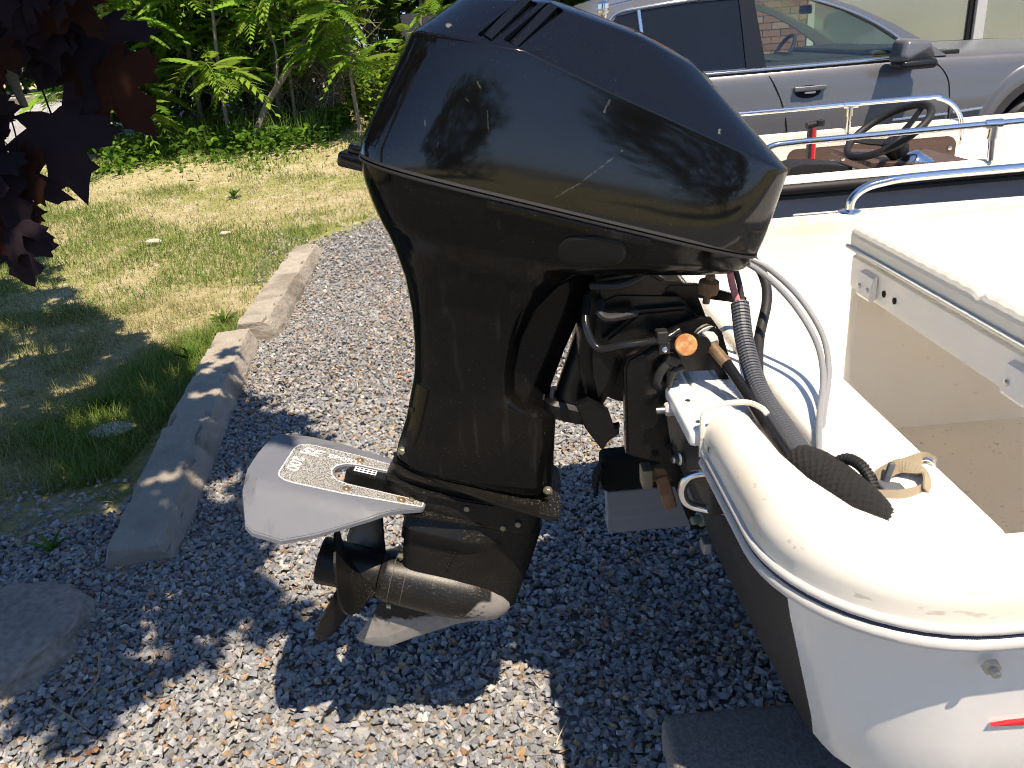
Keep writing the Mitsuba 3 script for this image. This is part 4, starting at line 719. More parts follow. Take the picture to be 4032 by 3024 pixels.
# steering wheel
wc, wn = np.array([1.662, 3.455, 1.000]), np.array([-.53, -.04, .85]); wn /= np.linalg.norm(wn)
A = align(wc, wn); ang = np.linspace(0, 2 * PI, 61); ringp = np.stack([.172 * np.cos(ang), .172 * np.sin(ang), ang * 0], 1)
rim_ = tube(ringp, .0155, 14, caps=False)
swk = fo('steering_wheel', xf(rim_, A), 'soft_black', smooth=60)
for a0 in (90, 210, 330):
    a = math.radians(a0); obj('spoke', xf(loft([np.array([[-s_ * math.sin(a) + r_ * math.cos(a), s_ * math.cos(a) + r_ * math.sin(a), z + dz] for s_, dz in ((-w_, -.004), (w_, -.004), (w_, .004), (-w_, .004))]) for r_, w_, z in ((.03, .022, -.05), (.10, .017, -.03), (.17, .013, 0))]), A), 'soft_black', swk)
obj('hub', xf(lathe([(.045, -.075), (.045, -.05), (.035, -.04), (.001, -.038)], (0, 0, 0), (0, 0, 1), 24), A), 'soft_black', swk); obj('shroud', cat(xf(lathe([(.04, 0), (.055, .05), (.05, .06)], wc - wn * .12, wn, 20), np.eye(4)), xf(lathe([(.04, 0), (.05, .04)], wc - wn * .09, wn, 20), np.eye(4))), 'soft_black', swk)
obj('bezel', lathe([(.085, 0), (.083, .012), (.06, .05), (.05, .075), (.001, .085)], wc - wn * .195 + np.array([.03, 0, -.012]), wn, 28), 'chrome', swk, smooth=60)
# stern light, loose gear
lk = fo('stern_light', tube([(.616, 4.4, .78), (.616, 4.4, 1.555)], .0095, 14), 'chrome', smooth=60); obj('lamp_head', lathe([(.012, -.03), (.02, -.005), (.028, 0), (.030, .004), (.030, .012), (.024, .015), (.026, .02), (.030, .022), (.030, .045), (.02, .055), (.001, .058)], (.616, 4.4, 1.553), (0, 0, 1), 24), 'chrome', lk, smooth=40)
cbx = one('gear_case', cat(rbox((1.235, 3.42, .79), (1.515, 3.62, .852), .008), xzprism([(1.25, .85), (1.515, .85), (1.515, .868), (1.40, .888), (1.30, .895), (1.255, .885)], 3.43, 3.61, .004)), 'soft_black', 'flat black ribbed case lying in the stern of the grey-hulled boat', 'case', smooth=25)
for i in range(5): obj('rib', rbox((1.40 + i * .022, 3.405, .805), (1.408 + i * .022, 3.425, .862), .003), 'rubber', cbx)
obj('outlet', lathe([(.022, 0), (.022, .02), (.016, .022), (.016, .05)], (1.235, 3.52, .83), (-1, 0, .1), 16), 'steel', cbx)
hp2 = one('hand_pump', tube([(1.497, 3.85, .78), (1.494, 3.85, .985)], .020, 16), 'red_stripe', 'upright red hand pump with a black handle standing by the brown board', 'hand pump')
obj('sleeve', cat(rbox((1.474, 3.826, .78), (1.488, 3.86, .995), .003)), 'soft_black', hp2); obj('handle', cat(tube([(1.46, 3.83, 1.0), (1.535, 3.85, 1.008)], .014, 14), lathe([(.022, -.012), (.022, .012)], (1.525, 3.84, 1.006), (0, 0, 1), 16)), 'soft_black', hp2)
# ------------------------------------------------------------------ grey SUV
pr('car_grey', (.13, .135, .15), .22, .25, clearcoat=1., clearcoat_gloss=.97); pr('car_glass_dark', (.006, .007, .009), .03, spec=.6); pr('car_black', (.012, .012, .013), .18); pr('cladding', (.03, .03, .031), .6); pr('interior', (.03, .03, .032), .7); pr('interior_beige', (.35, .31, .26), .7)
M('clear_glass', {'type': 'thindielectric', 'int_ior': 1.5, 'specular_transmittance': rgb(.62, .72, .66)})
suv = thing('suv', 'dark grey SUV with chrome window trim parked beyond the boats', 'car')
so = lambda n_, m_, bs, **kw: obj(n_, m_, bs, suv, **kw)
SY, SWD = 6.40, 1.98
half_s = np.array([(.16, .27), (.05, .31), (.015, .40), (.0, .56), (.006, .70), (-.004, .755), (.008, .80), (.012, .90), (.022, 1.0), (.045, 1.065), (.075, 1.092), (.20, 1.105), (.6, 1.11), (.99, 1.115)])
def bsec(x, ins, top):
    y, z = half_s[:, 0] + ins, half_s[:, 1].copy(); z = np.where(z > .7, .7 + (z - .7) * (top - .7) / .415, z); y = np.minimum(y, SWD / 2)
    if x > 3.35: z = np.where(half_s[:, 0] > .1, z + .045 * np.minimum(1, (half_s[:, 0] - .1) * 3) * (1 - max(0, x - 4.6)), z)
    r_ = np.stack([y * 0 + x, SY + y, z], 1); m_ = np.stack([y * 0 + x, SY + SWD - y, z], 1)[::-1][1:]; return np.vstack([r_, m_])
secs = [(.52, .14, 1.02), (.56, .07, 1.09), (.66, .03, 1.115), (.9, .0, 1.115), (1.47, -.012, 1.115), (2.0, 0, 1.115), (2.8, 0, 1.115), (3.4, 0, 1.112), (3.7, -.002, 1.10), (4.05, -.012, 1.09), (4.30, -.016, 1.08), (4.9, 0, 1.06), (5.2, .05, 1.03), (5.38, .14, .98), (5.46, .26, .90), (5.48, .4, .84)]
SX = np.array([s[0] for s in secs]); xs = np.r_[.52, .56, .66, np.arange(.8, 5.0, .14), 5.1, 5.2, 5.3, 5.38, 5.43, 5.46, 5.48]
body = tom(loft([bsec(x, np.interp(x, SX, [s[1] for s in secs]), np.interp(x, SX, [s[2] for s in secs])) for x in xs]))
for ax in (1.47, 4.30):
    body = body - tom(tube([(ax, SY - .3, .43), (ax, SY + .30, .43)], .425, 40)) - tom(tube([(ax, SY + SWD - .30, .43), (ax, SY + SWD + .3, .43)], .425, 40))
so('body', man(body), 'car_grey', smooth=32)
for yy, sg in ((SY, -1),): a = np.linspace(math.radians(-5), math.radians(185), 40); so('fender_flare', loft([np.array([(4.30 + r_ * math.cos(t), yy + sg * o, .43 + r_ * math.sin(t)) for r_, o in ((.44, .018), (.50, .022), (.56, .014), (.585, -.006), (.45, -.02))]) for t in a]), 'car_grey', smooth=50)
so('cabin_floor', rbox((.75, SY + .12, 1.07), (3.35, SY + SWD - .12, 1.124), .01), 'interior')
def lean(m_, far=False):
    v = np.array(m_.vertices); zz = np.maximum(0, v[:, 2] - 1.09); v[:, 1] += (.055 + .25 * zz + .05 * zz ** 2) ; 
    if far: v[:, 1] = 2 * (SY + SWD / 2) - v[:, 1]; return mesh(v, np.array(m_.faces)[:, ::-1])
    return mesh(v, m_.faces)
def xz(poly, y0, th, holes=(), s_=.12):
    m_ = prism(poly if isinstance(poly, Polygon) else Polygon(poly, holes), th).subdivide_to_size(s_); v = np.array(m_.vertices); o = mesh(np.stack([v[:, 0], y0 + th - v[:, 2], v[:, 1]], 1), m_.faces); return o
out = [(.60, 1.085), (.66, 1.30), (.74, 1.50), (.86, 1.60), (1.2, 1.655), (1.9, 1.67), (2.25, 1.645), (2.50, 1.59), (2.80, 1.485), (3.10, 1.335), (3.38, 1.165), (3.50, 1.085)]
W1 = [(.95, 1.125), (1.205, 1.125), (1.175, 1.575), (1.02, 1.555), (.97, 1.50)]; W2 = [(1.235, 1.125), (1.985, 1.115), (1.945, 1.60), (1.6, 1.605), (1.20, 1.58)]; W3 = [(2.125, 1.115), (3.12, 1.112), (3.20, 1.13), (3.17, 1.19), (2.95, 1.34), (2.72, 1.46), (2.45, 1.56), (2.2, 1.595), (2.045, 1.60)]
for far in (False, True):
    so('window_frame', lean(xz(out, SY, .05, [W1, W2, W3]), far), 'car_grey' if not far else 'interior_beige', smooth=25)
    for W, g in ((W1, 'car_glass_dark'), (W2, 'car_glass_dark'), (W3, 'clear_glass')):
        if g == 'clear_glass':
            v = np.array([(x, 0, z) for x, z in W]); t = trimesh.creation.triangulate_polygon(Polygon(W), engine='earcut'); tv = np.c_[t[0][:, 0], np.full(len(t[0]), SY + .012), t[0][:, 1]]; so('window', lean(mesh(tv, t[1]), far), g, smooth=False)
        else: so('window', lean(xz(Polygon(W).buffer(.012), SY + .010, .012), far), g, smooth=False)
    so('pillar_trim', lean(xz([(1.975, 1.10), (2.125, 1.10), (2.05, 1.605), (1.94, 1.605)], SY - .004, .03), far), 'car_black', smooth=False); so('pillar_trim', lean(xz([(1.212, 1.11), (1.228, 1.11), (1.198, 1.59), (1.178, 1.585)], SY - .004, .02), far), 'chrome' if not far else 'car_black', smooth=False)
def ltube(P, r_, y=SY - .006, n_=10): m_ = tube(spline([(x, y, z) for x, z in P], 6), r_, n_); return lean(m_)
so('window_trim', ltube([(.93, 1.105), (1.6, 1.10), (2.4, 1.098), (3.22, 1.10)], .011), 'chrome', smooth=60); so('window_trim', ltube([(.93, 1.50), (1.02, 1.575), (1.2, 1.597), (1.6, 1.622), (2.0, 1.622), (2.25, 1.605), (2.50, 1.55), (2.76, 1.455), (2.98, 1.34), (3.18, 1.20), (3.25, 1.12)], .010), 'chrome', smooth=60)
# roof, screens
rx = np.linspace(.74, 2.5, 16); ry = np.linspace(0, 1, 19); V = []
for x in rx:
    zs = np.interp(x, [q[0] for q in out], [q[1] for q in out]); yo = .055 + .25 * (zs - 1.09) + .05 * (zs - 1.09) ** 2
    for t in ry: s_ = 2 * t - 1; V.append((x - .05 * (1 - s_ * s_) * (x < 1), SY + yo + t * (SWD - 2 * yo), zs - .01 + .085 * (1 - abs(s_) ** 2.6)))
so('roof', mesh(V, grid_faces(len(rx), len(ry), False)), 'car_grey', smooth=40)
for yy in (SY + .26, SY + SWD - .26): so('roof_rail', tube(spline([(.95, yy, 1.665), (1.0, yy, 1.70), (1.3, yy, 1.735), (1.9, yy, 1.745), (2.2, yy, 1.725), (2.26, yy, 1.69)], 8), .014, 12), 'chrome', smooth=60)
def screen(xa, za, xb, zb, bow, bs, nm):
    V = []
    for i in range(8):
        f_ = i / 7; x, z = lerp(xa, xb, f_), lerp(za, zb, f_); yo = .07 + .25 * max(0, z - 1.09)
        for t in ry: s_ = 2 * t - 1; V.append((x + bow * (1 - s_ * s_) , SY + yo + t * (SWD - 2 * yo), z + .07 * (1 - abs(s_) ** 2.6) * (1 - f_)))
    so(nm, mesh(V, grid_faces(8, len(ry), False)), bs, smooth=40)
screen(2.5, 1.585, 3.48, 1.10, .12, 'clear_glass', 'windscreen'); screen(.76, 1.53, .60, 1.10, -.06, 'car_glass_dark', 'rear_screen')
so('cowl_panel', rbox((3.40, SY + .10, 1.085), (3.62, SY + SWD - .10, 1.118), .01), 'car_black')
# interior
so('dashboard', rbox((2.95, SY + .14, 1.10), (3.40, SY + SWD - .14, 1.165), .03), 'interior')
for yy in (SY + .52, SY + SWD - .52):
    so('seat', cat(rbox((1.98, yy - .24, 1.06), (2.16, yy + .24, 1.36), .07), rbox((1.99, yy - .12, 1.38), (2.11, yy + .12, 1.53), .05)), 'interior', smooth=40)
A = align((2.72, SY + SWD - .52, 1.12), (-.85, 0, .5)); so('steering_wheel', cat(xf(tube(np.stack([.185 * np.cos(ang), .185 * np.sin(ang), ang * 0], 1), .017, 10, False), A), xf(rbox((-.18, -.03, -.02), (.18, .03, .01), .01), A)), 'interior')
so('rear_view_mirror', rbox((2.74, SY + .90, 1.45), (2.77, SY + 1.14, 1.52), .012), 'car_black')
# door mirror
A = np.eye(4); mirr = tom(rbox((3.06, 6.165, 1.075), (3.235, 6.345, 1.215), .05, 16)); 
mk_ = so('door_mirror', man(m3.Manifold.batch_hull([m3.Manifold.sphere(.045, 20).translate(p) for p in ((3.065, 6.20, 1.185), (3.20, 6.215, 1.175), (3.065, 6.33, 1.195), (3.20, 6.33, 1.17), (3.26, 6.27, 1.12), (3.045, 6.18, 1.12), (3.05, 6.34, 1.11))])), 'car_grey', smooth=50)
obj('mirror_base', cat(rbox((3.01, 6.14, 1.025), (3.28, 6.36, 1.092), .03, 12), rbox((3.14, 6.33, 1.04), (3.24, 6.44, 1.10), .02, 12)), 'car_black', mk_, smooth=50)
# door seams, handle, trim
def seam(P, dy=.0): so('door_seam', tube(spline([(x, SY + dy + np.interp(z, half_s[:11, 1], half_s[:11, 0]) - .0005, z) for x, z in P], 8), .0052, 8), 'hole')
seam([(2.115, 1.085), (2.17, 1.0), (2.235, .86), (2.275, .72), (2.29, .55), (2.29, .35)]); seam([(3.33, 1.085), (3.42, 1.03), (3.50, .93), (3.53, .80), (3.54, .60), (3.54, .35)]); seam([(1.02, 1.085), (1.08, 1.0), (1.06, .85)])
hx, hz = 2.445, .915; sc_ = lathe([(.001, .020), (.04, .016), (.062, .006), (.066, .0)], (0, 0, 0), (0, 1, 0), 28); v = np.array(sc_.vertices); v[:, 0] *= 1.5; v[:, 2] *= .72; 
hk = so('door_handle', rbox((hx - .125, SY - .030, hz + .005), (hx + .125, SY - .008, hz + .042), .009, 12), 'car_grey', smooth=50); obj('handle_bowl', tr(mesh(v, sc_.faces), hx - .01, SY + .006, hz), 'hole', hk); obj('mount', cat(rbox((hx - .12, SY - .02, hz + .008), (hx - .09, SY + .02, hz + .038), .006), rbox((hx + .09, SY - .02, hz + .008), (hx + .12, SY + .02, hz + .038), .006)), 'car_grey', hk); obj('chrome_insert', rbox((hx - .045, SY - .024, hz - .014), (hx + .04, SY - .006, hz + .002), .005), 'chrome', hk)
so('side_trim', cat(tube([(3.10, SY - .004, .655), (3.52, SY - .010, .668)], .010, 10), tube([(3.56, SY - .012, .672), (3.78, SY - .02, .69)], .011, 10)), 'chrome', smooth=60)
for ax in (1.47, 4.30):
    for yy, sg in ((SY, -1), (SY + SWD, 1)):
        a = np.linspace(math.radians(-8), math.radians(188), 30)
        arch = loft([np.array([(ax + r_ * math.cos(t), yy + sg * o, .43 + r_ * math.sin(t)) for r_, o in ((.405, .012), (.41, .026), (.47, .022), (.482, .012), (.48, -.02), (.41, -.02))]) for t in a]); so('wheel_arch', arch, 'cladding', smooth=30)
        tk = so('wheel', lathe([(.24, -.11), (.33, -.115), (.365, -.09), (.375, 0), (.365, .09), (.33, .115), (.24, .11)], (ax, yy - sg * .13, .39), (0, 1, 0), 44), 'rubber'); obj('rim', lathe([(.02, .07), (.06, .075), (.20, .06), (.235, .10), (.245, .112), (.25, .10)], (ax, yy - sg * .13, .39), (0, sg, 0), 40), 'galvanised', tk)

# ------------------------------------------------------------------ storefront behind the SUV
bld = thing('shopfront', 'brick and glass shopfront behind the grey SUV', 'building')
pr('mortar', (.5, .47, .42), .9); pr('brick_red', P_(lambda p, n, uv: MX((.30, .13, .085), (.40, .20, .14), FB(p.x * 8, p.y * 8, p.z * 14)) * (.85 + .3 * N(p.x * 60, p.y * 60, p.z * 60))), .85); pr('brick_dark', P_(lambda p, n, uv: MX((.24, .10, .07), (.33, .16, .11), FB(p.x * 9, p.y * 9, p.z * 14))), .85); pr('brick_pale', P_(lambda p, n, uv: MX((.42, .24, .18), (.46, .28, .21), FB(p.x * 9, p.y * 9, p.z * 14))), .85)
pr('alu', (.62, .62, .61), .35, .4); pr('alu_white', (.75, .75, .73), .4)
M('shop_glass', two({'type': 'principled', 'base_color': P_(lambda p, n, uv: MX((.21, .24, .20), (.29, .31, .27), FB(p.x * .8, p.z * .6, 3))), 'roughness': .07, 'specular': .8}))
BY = 10.3; bo_ = lambda n_, m_, bs, p_=bld, **kw: obj(n_, m_, bs, p_, **kw)
pk_ = bo_('brick_pier', box((2.2, BY + .02, -.1), (3.84, BY + .35, 4.2)), 'mortar', smooth=False)
rb_ = np.random.default_rng(5); rest = []
for row in range(54):
    z = -.02 + row * .0775
    for i in range(-1, 13):
        x0 = 1.2 + i * .213 + (row % 2) * .1065; x1 = x0 + .203; x0, x1 = max(x0, 1.2), min(x1, 3.84)
        if x1 - x0 < .03 or x0 < 2.2: continue
        b = box((x0, BY - .0 - rb_.uniform(0, .004), z), (x1, BY + .06, z + .0675))
        if .7 < z < 1.95 and x0 > 2.2: bo_('brick', b, ('brick_red', 'brick_red', 'brick_dark', 'brick_pale')[rb_.integers(4)], pk_, smooth=False)
        else: rest.append(b)
stuff_part(bo_('brick_courses', cat(*rest), 'brick_red', pk_, smooth=False))
def mullion(x0, x1, y0=BY - .02): return rbox((x0, y0, 0), (x1, BY + .14, 4.2), .006)
bo_('window_frame', mullion(3.85, 3.93), 'alu_white'); bo_('window_frame', mullion(5.86, 5.98), 'alu'); bo_('frame_shadow_gap', box((5.80, BY + .03, 0), (5.86, BY + .12, 4.2)), 'hole'); bo_('window_frame', mullion(8.4, 8.52), 'alu')  # black strip is the dark edge beside the aluminium frame
bo_('window_pane', box((3.93, BY + .06, .35), (5.80, BY + .075, 4.2)), 'shop_glass', smooth=False); bo_('window_pane', box((5.98, BY + .06, .35), (8.4, BY + .075, 4.2)), 'shop_glass', smooth=False); bo_('stall_riser', box((3.93, BY + .01, -.1), (8.4, BY + .2, .35)), 'brick_dark', smooth=False); bo_('wall', box((8.52, BY + .02, -.1), (16, BY + .35, 4.2)), 'brick_red', smooth=False); bo_('wall', box((2.2, BY + .36, -.1), (16, BY + 7, 4.25)), 'mortar', smooth=False); bo_('roof_edge', box((2.1, BY - .15, 4.21), (16.1, BY + 7, 4.5)), 'alu', smooth=False)

# ------------------------------------------------------------------ black vehicle beyond the bushes
pr('truck_black', (.01, .01, .011), .12, clearcoat=1.); pr('lamp_glass', (.5, .5, .52), .1, .6)
tk_ = thing('parked_pickup', 'black pickup with its grille just showing between the bushes and the motor', 'car'); TX, TY = -.78, 13.6; tz = float(terrain(TX, TY))
po = lambda n_, m_, bs, **kw: obj(n_, tr(m_, TX, TY, tz), bs, tk_, **kw)
po('body', cat(rbox((-.92, .0, .45), (.92, 1.6, 1.05), .09, 12), rbox((-.94, 1.3, .45), (.94, 5.2, 1.10), .06, 12)), 'truck_black', smooth=40); po('cab', man(m3.Manifold.batch_hull([m3.Manifold.sphere(.08, 12).translate(p) for p in ((-.85, 1.5, 1.1), (.85, 1.5, 1.1), (-.7, 2.1, 1.68), (.7, 2.1, 1.68), (-.7, 3.2, 1.68), (.7, 3.2, 1.68), (-.85, 3.4, 1.1), (.85, 3.4, 1.1))])), 'truck_black', smooth=40)
po('windscreen', mesh([(-.72, 1.48, 1.17), (.72, 1.48, 1.17), (.62, 1.97, 1.66), (-.62, 1.97, 1.66)], [[0, 1, 2], [0, 2, 3]]), 'car_glass_dark', smooth=False)
gk_ = po('grille', rbox((-.55, -.02, .62), (.55, .05, .95), .02), 'hole')
for i in range(5): obj('bar', tr(rbox((-.54, -.03, .64 + i * .06), (.54, .0, .665 + i * .06), .005), TX, TY, tz), 'chrome', gk_)
for s_ in (-1, 1): po('headlight', rbox((s_ * .60, -.015, .72), (s_ * .90, .10, .93), .03, 12), 'lamp_glass', smooth=40); po('door_mirror', rbox((s_ * .95, 1.75, 1.12), (s_ * 1.18, 1.88, 1.36), .04, 12), 'chrome', smooth=40); po('wheel', lathe([(.2, -.12), (.34, -.12), (.37, 0), (.34, .12), (.2, .12)], (s_ * .82, .75, .37), (1, 0, 0), 30), 'rubber')
po('bumper', rbox((-.95, -.10, .42), (.95, .05, .60), .04, 12), 'chrome', smooth=40)

# ------------------------------------------------------------------ vegetation
pr('bark', P_(lambda p, n, uv: MX((.10, .085, .07), (.20, .18, .15), FB(p.x * 30, p.y * 30, p.z * 8))), .9); pr('bark_pale', P_(lambda p, n, uv: MX((.16, .13, .11), (.30, .26, .22), FB(p.x * 30, p.y * 30, p.z * 8))), .9)
M('leaf', {'type': 'principledthin', 'base_color': VC, 'roughness': .42, 'diff_trans': .9, 'spec_trans': 0.})
def instmesh(bv, bf, Ms):
    v = np.einsum('nij,mj->nmi', Ms[:, :3, :3], bv) + Ms[:, None, :3, 3]; f = bf[None] + (np.arange(len(Ms)) * len(bv))[:, None, None]; return mesh(v.reshape(-1, 3), f.reshape(-1, 3))
def eul(az, el, ro, s, p):
    n = len(p); ca, sa, ce, se, cr, sr = np.cos(az), np.sin(az), np.cos(el), np.sin(el), np.cos(ro), np.sin(ro); o, z = np.ones(n), np.zeros(n)
    st = lambda rows: np.stack([np.stack(q, -1) for q in rows], 1)
    R = st([[ca, -sa, z], [sa, ca, z], [z, z, o]]) @ st([[ce, z, -se], [z, o, z], [se, z, ce]]) @ st([[o, z, z], [z, cr, -sr], [z, sr, cr]])
    Mx = np.zeros((n, 4, 4)); Mx[:, :3, :3] = R * np.asarray(s)[:, None, None]; Mx[:, :3, 3] = p; Mx[:, 3, 3] = 1; return Mx
def frond(n=9, droop_=.5):
    """pinnate leaf along +x, unit length"""
    V, F = [], []
    for i in range(n):
        t = .22 + .78 * i / (n - 1); x, z = t, -droop_ * t ** 2.2; L = .25 * math.sin(PI * (.28 + .62 * (t - .22) / .78)) + .05; w = .062
        for s_ in (-1, 1) if i < n - 1 else (0,):
            a = math.radians(62 - 22 * t) * s_; dx, dy = math.cos(a), math.sin(a); px, py = -dy, dx; b = np.array([x, 0, z]); k = len(V)
            d = np.array([dx, dy, -.45 - .45 * t]); q = np.array([px, py, 0])
            V += [b, b + d * L * .35 + q * w, b + d * L, b + d * L * .35 - q * w, b + d * L * .45 + np.array([0, 0, -.012])]; F += [[k, k+1, k+4], [k+1, k+2, k+4], [k+2, k+3, k+4], [k+3, k, k+4]]
    k = len(V)
    for i in range(5): t = i / 4; V += [(t, .006, -droop_ * t ** 2.2), (t, -.006, -droop_ * t ** 2.2)]
    for i in range(4): a = k + 2 * i; F += [[a, a+1, a+3], [a, a+3, a+2]]
    return np.array(V, float), np.array(F)
FR = [frond(9, .55), frond(10, .85), frond(8, 1.15)]
def vcol(n_units, per, base, r, var=.25):
    c_ = np.asarray(base) * r.uniform(1 - var, 1 + var, (n_units, 1)) * r.uniform(.9, 1.1, (n_units, 3)); return np.repeat(c_, per, 0)
def sumac(x, y, h, lean_, seed, n_wh, size, label, name='sapling_tree', lo=.35):
    r = np.random.default_rng(seed); z0 = float(terrain(x, y)); k = thing(name, label, 'tree', None)
    tp_ = np.array([(x, y, z0 - .05), (x + lean_[0] * .3, y + lean_[1] * .3, z0 + h * .35), (x + lean_[0] * .75 + r.normal(0, .05), y + lean_[1] * .7, z0 + h * .7), (x + lean_[0], y + lean_[1], z0 + h)]); P = spline(tp_, 8)
    br, tips = [tube(P, np.linspace(.035, .012, len(P)) * h / 3, 8)], [(P[-1], 1.)]
    for i in range(n_wh):
        t = lo + (1 - lo) * (i + r.random()) / n_wh; b = P[int(t * (len(P) - 1))]; az = r.uniform(0, 2 * PI); L = r.uniform(.25, .7) * size; e = b + np.array([math.cos(az) * L, math.sin(az) * L, r.uniform(.1, .45) * L]); br.append(tube(spline([b, (b + e) / 2 + [0, 0, .05], e], 5), np.linspace(.011, .006, 11), 6)); tips.append((e, .8))
    obj('trunk', cat(*br), 'bark_pale', k)
    vs, cs = [], []
    for j, (bv, bf) in enumerate(FR):
        ps, az, el, s_ = [], [], [], []
        for e, sc_ in tips:
            for q in range(r.integers(3, 7)): ps.append(e - [0, 0, r.uniform(0, .2)]); az.append(r.uniform(0, 2 * PI)); el.append(r.uniform(-.1, .9)); s_.append(r.uniform(.38, .68) * size * sc_)
        Ms = eul(np.array(az), np.array(el), r.normal(0, .25, len(az)), np.array(s_), np.array(ps)); vs.append(instmesh(bv, bf, Ms)); cs.append(vcol(len(Ms), len(bv), (.20, .34, .045), r, .35))
    obj('crown', cat(*vs), 'leaf', k, smooth=False, color=np.vstack(cs)); return k
sumac(-3.36, 10.9, 2.6, (.15, .1), 1, 11, 1.0, 'feathery-leaved sapling with a pale forked trunk standing left of the leaning grey trunk', lo=.22)
sumac(-4.30, 10.7, 2.2, (-.2, -.1), 2, 10, .95, 'feathery-leaved sapling at the left end of the bushes beside the dark maple leaves', lo=.25)
sumac(-1.62, 10.6, 2.3, (-.05, .0), 3, 11, .85, 'feathery-leaved sapling nearest the motor, standing alone on a thin stem', lo=.4)
sumac(-2.85, 11.6, 3.2, (.3, .2), 4, 10, 1.05, 'tall feathery-leaved sapling rising behind the bare brush', lo=.3)
sumac(-3.9, 11.6, 3.3, (.1, .1), 5, 12, 1.0, 'tall feathery-leaved sapling in front of the dark evergreens', lo=.2)
sumac(-4.75, 10.9, 1.7, (-.1, -.1), 15, 10, .8, 'short feathery-leaved sapling lowest at the left of the bushes', lo=.3)
sumac(-2.55, 11.2, 2.0, (.15, -.1), 16, 9, .8, 'short feathery-leaved sapling at the foot of the leaning grey trunk', lo=.45)
sumac(-.9, 12.4, 3.0, (.1, .1), 6, 12, .9, 'leafy sapling overhanging the black pickup', lo=.3)
# leaning grey trunk and bare brush
ltk = thing('leaning_trunk', 'bare grey trunk leaning up to the right among the bushes', 'tree'); obj('trunk', cat(tube(spline([(-3.05, 10.75, .45), (-2.75, 10.8, .95), (-2.35, 10.9, 1.42), (-1.95, 11.0, 2.0), (-1.7, 11.1, 2.7)], 8), np.linspace(.045, .025, 33), 9), tube(spline([(-2.62, 10.8, 1.12), (-2.55, 10.85, 1.5), (-2.62, 10.9, 2.1)], 8), np.linspace(.02, .01, 17), 7), tube(spline([(-2.42, 10.85, 1.32), (-2.1, 10.9, 1.42), (-1.75, 10.95, 1.75)], 8), np.linspace(.016, .008, 17), 7)), 'bark_pale', ltk)
def brush(x, y, w, h, n, seed, label):
    r = np.random.default_rng(seed); k = thing('bare_brush', label, 'shrub'); ms = []
    for i in range(n):
        a = np.array([x + r.normal(0, w * .4), y + r.normal(0, .3), terrain(x, y) + r.uniform(0, h * .7)]); d = r.normal(size=3) * [.5, .3, .55] + [0, 0, .35]; L = r.uniform(.3, .9)
        ms.append(tube(spline([a, a + d * L * .5 + r.normal(0, .06, 3), a + d * L + r.normal(0, .1, 3)], 4), np.linspace(.007, .003, 9), 4, False))
    obj('stems', cat(*ms), 'bark_pale', k, smooth=60)
brush(-2.3, 11.9, .7, 2.2, 420, 8, 'tangled leafless grey brush between the saplings'); brush(-3.7, 11.9, 1.4, 1.0, 160, 9, 'dark tangle of bare stems under the left saplings')
# evergreen screen
def evergreen(x, y, h, w, seed, n, label, tint=(.09, .14, .03), name='evergreen_tree'):
    r = np.random.default_rng(seed); z0 = float(terrain(x, y)); k = thing(name, label, 'tree'); obj('trunk', tube([(x, y, z0 - .1), (x, y, z0 + h * .8)], np.array([.09, .02]), 8), 'bark', k)
    t = r.random(n) ** .85; th = r.uniform(0, 2 * PI, n); lump = meshkit.noise(np.stack([np.cos(th) * 2.2 + 5, np.sin(th) * 2.2, t * h * 2.2], 1), seed); rad = w * (1 - t ** 1.8) ** .7 * (.55 + .6 * lump) * r.uniform(.45, 1, n) ** .5
    P = np.stack([x + np.cos(th) * rad, y + np.sin(th) * rad, z0 + .08 + t * h], 1)
    bv = np.array([(0, 0, 0), (.35, .18, .02), (.55, -.05, .04), (1, .05, -.06), (.5, -.22, .0), (.75, .24, 0)], float); bf = np.array([[0, 1, 2], [1, 3, 2], [0, 2, 4], [2, 3, 4], [1, 5, 3]])
    Ms = eul(th + r.normal(0, .7, n), r.uniform(.1, 1.3, n), r.uniform(0, 6.28, n), r.uniform(.08, .17, n), P); yel = (lump > .55)[:, None] * (r.random((n, 1)) < .45); base = np.where(yel, np.array([.24, .25, .04]), np.array(tint)) * r.uniform(.6, 1.4, (n, 1))
    obj('crown', instmesh(bv, bf, Ms), 'leaf', k, smooth=False, color=np.repeat(base, len(bv), 0)); return k
evergreen(-4.6, 12.3, 4.2, .85, 11, 13000, 'golden-green conifer at the left end of the evergreen screen'); evergreen(-3.55, 12.7, 4.6, .8, 12, 13000, 'dark conifer behind the tallest saplings'); evergreen(-2.75, 13.2, 4.5, .8, 13, 11000, 'dark conifer behind the leaning grey trunk'); evergreen(-1.7, 13.4, 3.6, .6, 14, 5000, 'slim conifer left of the black pickup', (.07, .12, .02))
